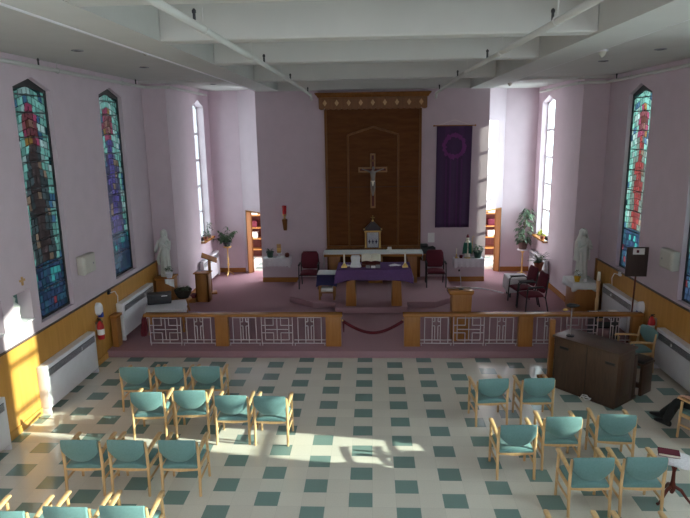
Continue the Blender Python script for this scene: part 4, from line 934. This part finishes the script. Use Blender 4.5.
# candle stand, board on pole and desk in the right corner
t = thing('candle_stand', 'tall wooden candle stand with white candle by the right radiator', 'candle stand', (5.38, 7.25, ZP))
MB().lathe([(.16, ZP), (.16, ZP+.03), (.05, ZP+.07), (.035, ZP+.15), (.045, ZP+.5), (.03, ZP+.55), (.04, ZP+.85), (.06, ZP+.93), (.06, ZP+.96)], 14, None, (5.38, 7.25)).build('stand', BEECH, t); MB().lathe([(.035, ZP+.96), (.042, ZP+1.0), (.034, ZP+1.16), (.02, ZP+1.18)], 12, None, (5.38, 7.25)).build('candle', CREAM, t)
t = thing('hymn_board', 'dark rectangular board with white label on a slim pole by the right wall', 'board', (5.44, 5.6, ZP))
MB().tube([(5.48, 5.6, ZP), (5.50, 5.6, 1.7)], .018, 8).build('pole', MAHOG, t); MB().lathe([(.07, ZP), (.07, ZP+.02), (.03, ZP+.04)], 14, None, (5.48, 5.605)).build('foot', MAHOG, t)
Mb = T(5.49, 5.58, 1.63, .0, .0, -.05)
MB().box(-.215, -.02, 0, .215, .02, .62, Mb).build('board', DARKW, t, bevel=.006); MB().box(-.10, -.026, .47, .13, -.02, .60, Mb).build('label', PAPER, t, smooth=False); MB().box(-.03, -.029, .505, .02, -.026, .565, Mb).build('emblem', MAROON, t, smooth=False)
t = thing('keyboard_table', 'small black table with papers behind the right end of the railing', 'table', (5.05, 6.0, ZP))
MB().box(4.78, 5.75, .66, 5.34, 6.2, .70).build('tabletop', BLACKP, t, bevel=.006)
for x in (4.82, 5.30): MB().box(x-.02, 5.78, ZP, x+.02, 6.17, .66).build('leg', BLACKP, t, smooth=False)
MB().box(4.84, 5.8, .42, 5.28, 6.15, .45).build('shelf', BLACKP, t, smooth=False)
for k, (x, y, a, m, lab) in enumerate(((4.875, 5.97, .06, PAPER, 'white open hymn sheet on the black table, left side'), (5.075, 5.97, -.05, GREY, 'grey folder on the black table, middle'), (5.275, 5.97, .0, PAPER, 'white papers on the black table, right side'))):
    tag(MB().box(-.09, -.12, 0, .09, .12, .02+.015*k, T(x, y, .702, 0, 0, a)).build('paper_sheets', m, bevel=.003), lab, 'paper', 'papers on the black table')

# ------------------------------------------------------------------ radiators
def radiator(lab, side, y0, y1, z0, z1, xw, d=.16):
    s = 1 if side == 'left' else -1; X = lambda a: xw+s*a
    t = thing('radiator', lab, 'radiator', (xw, (y0+y1)/2, z0), 'white radiator cabinets along the walls')
    b = MB(); 
    def bx_(a0, a, zz0, c0, c1, zz1):
        x0, x1 = sorted((X(a0), X(c0))); b.box(x0, a, zz0, x1, c1, zz1)
    bx_(0, y0, z0+.1, d, y1, z1)
    for q in (y0, y1-.05): bx_(0, q, z0, d, q+.05, z0+.1)
    b.build('cabinet', WHITE, t, bevel=.012)
    b = MB(); zz = z1-.2
    x0, x1 = sorted((X(d-.003), X(d+.004))); b.box(x0, y0+.08, zz, x1, y1-.06, z1-.07)
    g = b.build('grille', GRILLE, t, smooth=False)
    b = MB(); nsl = 6
    for k in range(nsl): q = zz+.005+k*(.12/nsl); x0, x1 = sorted((X(d+.003), X(d+.010))); b.box(x0, y0+.08, q, x1, y1-.06, q+.007)
    b.build('grille_bars', SILVER, g, smooth=False)
    x0, x1 = sorted((X(d), X(d+.02))); MB().box(x0, y0+(y1-y0)*.66, z1-.17, x1, y0+(y1-y0)*.66+.04, z1-.11).build('valve_knob', WHITE, t, bevel=.005)
radiator('long white radiator on the left nave wall below the stained window', 'left', 2.47, 4.33, 0, .86, XL+.03)
radiator('white radiator at the left edge of the picture, nearest the camera', 'left', -.5, 1.34, 0, .86, XL+.03)
radiator('white radiator behind the left end of the railing', 'left', 5.72, 7.6, ZP, 1.02, XL+.03)
radiator('white radiator in the left alcove below the window', 'left', 10.2, 12.0, ZP, .98, SL+.03, .12)
radiator('white radiator on the right nave wall beside the seated person', 'right', 2.75, 4.62, 0, .84, XR-.03)
radiator('white radiator on the right wall behind the board on a pole', 'right', 5.75, 7.45, ZP, 1.0, XR-.03)
radiator('white radiator in the right alcove below the window', 'right', 10.3, 12.0, ZP, .95, SR-.03, .12)

# ------------------------------------------------------------------ things on the walls
for (s, y, lab) in ((1, 4.5, 'beige boxy loudspeaker on the left wall between two stained windows'), (-1, 4.62, 'beige boxy loudspeaker on the right wall between two stained windows')):
    x = XL if s > 0 else XR; t = thing('wall_speaker', lab, 'loudspeaker', (x, y, 2.2))
    a, c = sorted((x+s*.001, x+s*.10)); MB().loft([[(x+s*d, y+q*w, 2.2+r_*h_) for q, r_ in ((-1, -1), (1, -1), (1, 1), (-1, 1))] for d, w, h_ in ((.001, .24, .18), (.13, .25, .19), (.16, .22, .165))]).build('cabinet', BEIGE, t, bevel=.012)
    a, c = sorted((x+s*.158, x+s*.165)); MB().box(a, y-.19, 2.06, c, y+.19, 2.34).build('grille', BEIGE, t, smooth=False)
    a, c = sorted((x+s*.16, x+s*.172)); MB().box(a, y+.10, 2.18, c, y+.13, 2.21).build('badge', GREY, t, smooth=False)
def extinguisher(lab, s, x, y, z):
    t = thing('fire_extinguisher', lab, 'fire extinguisher', (x, y, z), 'fire extinguishers')
    xx = x+s*.09
    MB().lathe([(.06, z), (.07, z+.02), (.07, z+.28), (.05, z+.34), (.022, z+.37), (.022, z+.40)], 16, None, (xx, y)).build('cylinder', REDP, t)
    MB().lathe([(.0715, z+.10), (.0715, z+.22)], 16, None, (xx, y)).build('paper_label', PAPER, t)
    MB().box(xx-.02, y-.02, z+.39, xx+.02, y+.02, z+.43).tube([(xx, y, z+.43), (xx, y-.09, z+.46)], .010, 6).tube([(xx, y, z+.41), (xx, y-.1, z+.42)], .008, 6).build('valve_handle', BLACK, t)
    MB().tube([(xx, y+.02, z+.4), (xx, y+.09, z+.36), (xx+s*.01, y+.09, z+.15)], .010, 6).build('hose', BLACK, t)
    a, c = sorted((x, x+s*.03)); MB().box(a, y-.03, z+.2, c, y+.03, z+.36).build('bracket', SILVER, t, smooth=False)
extinguisher('red fire extinguisher on the left wainscot beyond the long radiator', 1, XL+.03, 4.72, .56)
extinguisher('red fire extinguisher on the right wainscot behind the teal organist chair', -1, XR-.03, 5.0, .55)
def dispenser(lab, s, x, y, z):
    t = thing('soap_dispenser', lab, 'dispenser', (x, y, z), 'hand sanitiser dispensers')
    MB().loft([[(x+s*d, y+w*math.cos(2*PI*k/14), z+.14+h_*math.sin(2*PI*k/14)) for k in range(14)] for d, w, h_ in ((.001, .09, .14), (.08, .085, .135), (.11, .06, .10))]).build('housing', WHITE, t)
    a, c = sorted((x+s*.03, x+s*.125)); MB().box(a, y-.035, z-.03, c, y+.035, z+.07).build('blue_nozzle', BLUE, t, bevel=.008)
dispenser('white hand sanitiser dispenser with blue nozzle on the left wainscot', 1, XL+.03, 4.82, 1.03)
dispenser('white hand sanitiser dispenser with blue nozzle at the right end of the railing', -1, XR-.03, 5.62, .80)
for (s, x, y, lab) in ((1, XL+.03, 5.40, 'small black socket with a white cord on top of the left wainscot'), (-1, XR-.03, 6.85, 'small white socket with a cord on top of the right wainscot')):
    t = thing('wall_socket', lab, 'socket', (x, y, 1.3))
    a, c = sorted((x, x+s*.05)); MB().box(a, y-.05, 1.33, c, y+.05, 1.42).build('box', BLACKP if s > 0 else WHITE, t, bevel=.006)
    MB().tube([(x+s*.05, y, 1.36), (x+s*.10, y+.12, 1.36), (x+s*.10, y+.24, 1.22), (x+s*.06, y+.3, 1.04)], .011, 6).build('cord', WHITE, t)

# ------------------------------------------------------------------ organ, its bench, lamp and the wooden post
ang = math.atan2(-.93, .76)
OL, OD, OH = 1.21, .54, 1.02
t = thing('organ', 'dark walnut upright organ standing askew before the railing at the right', 'organ', (0, 0, 0))
# local: x along the back panel (towards the near end), y from the back panel to the keyboard side
MB().box(0, 0, .06, OL, OD, OH-.04).build('case', ORGAN, t, bevel=.008)
MB().box(.03, .03, 0, OL-.03, OD+.22, .06).build('plinth', ORGAN, t, bevel=.005)
MB().box(-.03, -.03, OH-.04, OL+.03, OD+.03, OH).build('lid', ORGAN, t, bevel=.008)
MB().box(.05, OD, .62, OL-.05, OD+.20, .68).build('key_shelf', ORGAN, t, bevel=.006)
b = MB()
for k in range(28): b.box(.10+k*.036, OD+.05, .68, .10+k*.036+.033, OD+.19, .695)
b.build('keys', CREAM, t, smooth=False)
for x in (.05, OL-.09): MB().box(x, OD, .06, x+.04, OD+.22, .82).build('cheek', ORGAN, t, bevel=.008)
for x, z in ((.12, .80), (OL-.22, .78)): MB().box(x, -.012, z, x+.17, .002, z+.045).build('hand_slot', BLACK, t, smooth=False)
MB().box(OL*.53, -.008, .06, OL*.535, .002, .97).build('panel_seam', BLACK, t, smooth=False)
MB().box(OL-.02, .12, .20, OL+.006, OD-.12, .85).build('end_panel', ORGAN, t, bevel=.01)
MB().tube([(.60, -.03, .03), (.64, -.04, .10), (.72, -.04, .11), (.78, -.03, .05), (.70, -.03, .02), (.62, -.03, .06), (.80, -.04, .08)], .012, 6).build('cable_coil', PAPER, t)
t.location = (3.31, 3.67, 0); t.rotation_euler = (0, 0, ang)
Mo = T(3.31, 3.67, 0, 0, 0, ang)
t = thing('organ_bench', 'dark wooden organ bench with black padded top behind the organ', 'bench', (0, 0, 0))
for x in (0, 1.0): MB().box(x, 0, 0, x+.05, .36, .56).build('end_panel', ORGAN, t, bevel=.006)
MB().box(.05, .10, .10, 1.0, .16, .18).build('stretcher', ORGAN, t, smooth=False); MB().box(-.02, -.02, .56, 1.07, .38, .60).build('seat', ORGAN, t, bevel=.006); cushion(MB(), 0, 1.05, 0, .36, .60, .66, .015).build('pad', LEATHER, t, bevel=.012)
t.location = Mo @ Vector((.15, .88, 0)); t.rotation_euler = (0, 0, ang)
lx, ly = 3.56, 3.60
t = thing('organ_lamp', 'thin dark music lamp standing on the far end of the organ', 'lamp', (lx, ly, OH))
MB().lathe([(.07, OH), (.07, OH+.02), (.02, OH+.035)], 14, None, (lx, ly)).build('base', BLACK, t); MB().tube([(lx, ly, OH+.02), (lx-.005, ly, OH+.55)], .010, 8).build('stem', SILVER, t)
MB().loft([[(lx+dx, ly+w*math.cos(2*PI*k/10), OH+.57+h_*math.sin(2*PI*k/10)) for k in range(10)] for dx, w, h_ in ((-.10, .03, .02), (-.04, .055, .045), (.04, .05, .035), (.13, .015, .012))]).build('shade', BLACK, t)
MB().ball((lx-.12, ly-.02, OH+.50), (.05, .03, .025)).build('brass_arm', GOLD, t)
t = thing('wooden_post', 'upright oak post with a flat foot beside the left end of the organ', 'post', (3.36, 4.02, 0))
MB().box(3.32, 3.98, .05, 3.41, 4.07, 1.20).build('shaft', OAK, t, bevel=.006); MB().box(3.16, 3.90, 0, 3.46, 4.16, .05).build('foot', OAKX, t, bevel=.008); MB().box(3.18, 4.0, .05, 3.32, 4.05, .10).build('brace', OAK, t, bevel=.006)

# ------------------------------------------------------------------ teal armchairs
def teal_proto():
    t = thing('teal_armchair', '', 'chair', (0, 0, 0), 'teal upholstered armchairs in the nave')
    cushion(MB(), -.235, .235, -.01, .44, .385, .475, .03).build('seat', TEAL, t, bevel=.02)
    b = MB(); rings = []; N = 14                                   # backrest: flat crown, rounded lower edge
    for k in range(N+1):
        u = k/N*2-1; zb0 = .515+.13*abs(u)**2.6; zt0 = .845-.02*u*u
        y = .028-.045*u*u*0-.03*(1-u*u)
        ring = []
        for q, o_ in ((0, .0), (.12, .024), (.5, .03), (.88, .024), (1, .0), (.88, -.020), (.5, -.026), (.12, -.020)):
            zz = zb0+(zt0-zb0)*q; ring.append((u*.238, y+o_-.10*(zz-.5)-.048, zz))
        rings.append(ring)
    b.loft(rings).build('backrest', TEAL, t)
    for s in (-1, 1):
        MB().tube([(s*.25, -.02, 0), (s*.25, .012, .40), (s*.25, .0, .60), (s*.25, -.02, .78)], [.019, .022, .021, .016], 8).build('rear_leg', BEECH, t)
        MB().tube([(s*.25, .45, 0), (s*.25, .435, .40), (s*.25, .425, .60)], [.018, .021, .02], 8).build('front_leg', BEECH, t)
        ap = [(-.015, .585), (.08, .612), (.25, .632), (.40, .642), (.475, .645), (.505, .628)]
        MB().loft([[(s*.25+a*w, y, z+c_) for a, c_ in ((-1, -.014), (1, -.014), (1, .012), (.6, .018), (-.6, .018), (-1, .012))] for (y, z), w in zip(ap, (.018, .022, .027, .030, .028, .018))]).build('arm', BEECH, t, bevel=.004)
        MB().box(s*.25-.011, .01, .36, s*.25+.011, .43, .415).build('side_rail', BEECH, t, bevel=.004)
        MB().box(s*.25-.010, .0, .205, s*.25+.010, .44, .235).build('lower_stretcher', BEECH, t, bevel=.004)
    MB().loft([[(x, -.004+.014*q, z) for q, z in ((0, .40), (1, .40), (1, .345+.02*abs(x)/.25), (0, .345+.02*abs(x)/.25))] for x in [-.24+.48*k/8 for k in range(9)]]).build('rear_rail', BEECH, t)
    MB().box(-.24, .425, .36, .24, .445, .41).build('front_rail', BEECH, t, bevel=.004)
    return t
TC = [(-4.04, 2.62, .03, 'first from the left in the front row on the left'), (-3.44, 2.64, 0, 'middle chair of the front row on the left'), (-2.82, 2.66, .02, 'third from the left in the front row on the left'),
      (-3.46, 1.64, .05, 'first from the left in the sunlit second row on the left'), (-2.81, 1.71, .06, 'second from the left in the sunlit second row on the left'), (-2.13, 1.54, .02, 'third from the left in the sunlit second row on the left'), (-1.535, 1.52, -.03, 'rightmost of the sunlit second row, beside the middle aisle'),
      (-3.80, .19, .02, 'first of three in the shaded third row on the left'), (-3.19, .20, -.02, 'middle of three in the shaded third row on the left'), (-2.515, .205, .01, 'third of three in the shaded third row, nearest the middle aisle'),
      (-3.91, -1.29, .02, 'cut by the bottom left corner of the picture'), (-3.27, -1.20, -.02, 'second in the bottom row at the lower left, only its top showing'), (-2.665, -1.17, .01, 'third in the bottom row at the lower left, only its top showing'),
      (1.915, 2.19, .10, 'front row right of the aisle, standing alone nearest the aisle'), (2.635, 2.22, .04, 'front row right of the aisle, next to the organ'),
      (1.95, .68, .03, 'second row right of the aisle, nearest the aisle'), (2.62, .92, .0, 'second row right of the aisle, middle of three'), (3.38, 1.0, -.08, 'second row right of the aisle, closest to the organ'),
      (2.65, -.12, .03, 'third row right of the aisle, left of two'), (3.28, -.10, .0, 'third row right of the aisle, beside the small tripod table'),
      (2.12, -1.43, .0, 'only arm tips showing at the bottom edge, left of two'), (2.83, -1.43, .0, 'only arm tips showing at the bottom edge, right of two'),
      (5.11, 1.57, .46, 'at the right edge with a person seated in it'), (5.38, 4.62, 1.75, 'behind the organ against the right wainscot')]
tp = teal_proto()
for i, (x, y, a, lab) in enumerate(TC):
    lab = 'teal wooden armchair, '+lab
    if i == 0: tp.location = (x, y, 0); tp.rotation_euler = (0, 0, a); tp['label'] = lab
    else: dup(tp, (x, y, 0), a, lab)

# ------------------------------------------------------------------ tripod table with cloth and book
tx, ty = 3.82, .24
t = thing('tripod_table', 'small mahogany tripod table by the right-hand chairs', 'table', (tx, ty, 0))
MB().lathe([(.02, .10), (.035, .14), (.045, .2), (.025, .26), (.02, .4), (.035, .47), (.022, .52), (.05, .575)], 14, None, (tx, ty)).build('column', MAHOG, t)
for k in range(3):
    a = 2*PI*k/3-.55; MB().tube([(tx+r_*math.cos(a), ty+r_*math.sin(a), z) for r_, z in ((.02, .20), (.10, .17), (.17, .08), (.22, .025), (.26, .02))], [.022, .022, .018, .016, .02], 8).build('leg', MAHOG, t)
MB().lathe([(.02, .57), (.17, .575), (.18, .59), (.17, .60), (.01, .60)], 20, None, (tx, ty)).build('tabletop', MAHOG, t)
b = MB(); n_ = 32
b.loft([[((tx+q*math.cos(2*PI*k/n_)*w), ty+q*math.sin(2*PI*k/n_)*w, z-(.02*math.sin(4*2*PI*k/n_) if w > .95 else 0)) for k in range(n_) for q in [.215+.02*math.cos(4*2*PI*k/n_)]] for w, z in ((.05, .607), (.8, .607), (.88, .60), (1.0, .57))])
tag(b.build('table_doily', LACE), 'white cloth on the small tripod table', 'cloth')
t = thing('hymn_book', 'maroon hymn book lying on the small tripod table', 'book', (tx-.05, ty+.05, .61))
Mh = T(tx-.06, ty+.05, .612, 0, 0, -.35)
MB().box(-.12, -.08, 0, .12, .08, .004, Mh).box(-.12, -.08, .034, .12, .08, .038, Mh).box(-.124, -.08, 0, -.12, .08, .038, Mh).build('cover', MAROON, t, smooth=False); MB().box(-.119, -.075, .004, .114, .075, .034, Mh).build('pages', CREAM, t, smooth=False)

# ------------------------------------------------------------------ seated person at the right edge
def skin_body(name, verts, edges, radii, m, parent, root=0, sub=2):
    me = bpy.data.meshes.new(name); off = OFF.get(parent.name, Vector()) if parent else Vector()
    me.from_pydata([tuple(Vector(v)-off) for v in verts], edges, []); o = bpy.data.objects.new(name, me); COL.objects.link(o)
    md = o.modifiers.new('skin', 'SKIN'); md.use_smooth_shade = True
    for i, r in enumerate(radii):
        v = me.skin_vertices[0].data[i]; v.radius = r if isinstance(r, tuple) else (r, r); v.use_root = (i == root)
    md2 = o.modifiers.new('sub', 'SUBSURF'); md2.levels = sub; md2.render_levels = sub
    me.materials.append(m)
    if parent: o.parent = parent; OFF[o.name] = off
    return o
px_, py_, pa = 5.11, 1.57, .46
def L(x, y, z): return (px_+x*math.cos(pa)-y*math.sin(pa), py_+x*math.sin(pa)+y*math.cos(pa), z)
t = thing('person', 'seated person in dark trousers and black shoes, legs stretched out, at the right edge', 'person', L(0, .2, 0))
V = []; E_ = []; RD = []
def add(p, r, prev=None):
    V.append(L(*p)); RD.append(r)
    if prev is not None: E_.append((prev, len(V)-1))
    return len(V)-1
pel = add((0, .17, .58), (.15, .11)); wai = add((0, .13, .74), (.135, .10), pel); che = add((0, .08, .93), (.16, .11), wai); nb = add((0, .08, 1.06), (.07, .06), che)
nk = add((0, .10, 1.11), .052, nb); jaw = add((0, .135, 1.17), (.06, .068), nk); hd = add((0, .13, 1.24), (.078, .094), jaw); cr = add((0, .12, 1.31), (.064, .078), hd)
add((0, .235, 1.215), .012, hd); add((-.088, .12, 1.23), .014, hd); add((.088, .12, 1.23), .014, hd)
for s, kn, an, to in ((-1, (-.12, .60, .49), (-.085, .77, .075), (-.085, .95, .032)), (1, (.10, .64, .48), (.045, .96, .075), (.045, 1.14, .032))):
    h = add((s*.10, .22, .555), .085, pel); k = add(kn, .058, h); c = add(tuple((a*.6+b_*.4) for a, b_ in zip(kn, an)), .052, k); a = add(an, .03, c); add(to, .018, a)
    sh = add((s*.175, .07, 1.0), .06, che); el = add((s*.25, .06, .76), .042, sh); wr = add((s*.25, .30, .70), .028, el); pa_ = add((s*.25, .37, .70), (.034, .018), wr)
    for q, (dx, ln) in enumerate(((-.028, .06), (-.010, .07), (.010, .066), (.027, .05))):
        f1 = add((s*.25+dx, .415, .697), .009, pa_); f2 = add((s*.25+dx*1.1, .415+ln*.55, .688), .008, f1); add((s*.25+dx*1.1, .415+ln, .670), .007, f2)
    t1 = add((s*.25-s*.04, .35, .695), .010, pa_); add((s*.25-s*.048, .39, .680), .008, t1)
skin_body('body', V, E_, RD, SKIN, t, 0)
V = []; E_ = []; RD = []
pel = add((0, .17, .585), (.165, .125))
for s, kn, an in ((-1, (-.12, .60, .50), (-.085, .79, .07)), (1, (.10, .64, .49), (.045, .98, .07))):
    h = add((s*.10, .23, .56), .10, pel); k = add(kn, .076, h); c = add(tuple((a*.6+b_*.4) for a, b_ in zip(kn, an)), .072, k); add(an, .066, c)
skin_body('trousers', V, E_, RD, TROUS, t, 0)
V = []; E_ = []; RD = []
w0 = add((0, .165, .57), (.185, .14)); w1 = add((0, .13, .74), (.165, .13), w0); che = add((0, .08, .93), (.18, .13), w1); add((0, .085, 1.09), (.075, .07), che)
for s in (-1, 1): sh = add((s*.18, .07, 1.0), .075, che); el = add((s*.25, .06, .765), .058, sh); add((s*.25, .28, .71), .042, el)
skin_body('shirt', V, E_, RD, SHIRT, t, 0)
for x, y0 in ((-.085, .72), (.045, .91)):
    b = MB(); b.loft([[tuple(L(x+w*math.cos(2*PI*k/12), y0+y, zc+h_*math.sin(2*PI*k/12))) for k in range(12)] for y, w, h_, zc in ((-.03, .03, .04, .05), (.0, .046, .055, .06), (.08, .048, .06, .065), (.18, .05, .034, .038), (.24, .045, .026, .030), (.28, .02, .014, .024))])
    b.build('shoe', LEATHER, t, sub=1)
b = MB(); b.ball(L(0, .098, 1.285), (.096, .098, .088), 14, 10)
b.build('hair', HAIR, t)
for s in (-1, 1): MB().ball(L(s*.03, .208, 1.245), .012, 8, 6).build('eye', LEATHER, t)
MB().ball(L(0, .208, 1.175), (.022, .014, .006), 8, 6).build('mouth', MAROON, t)
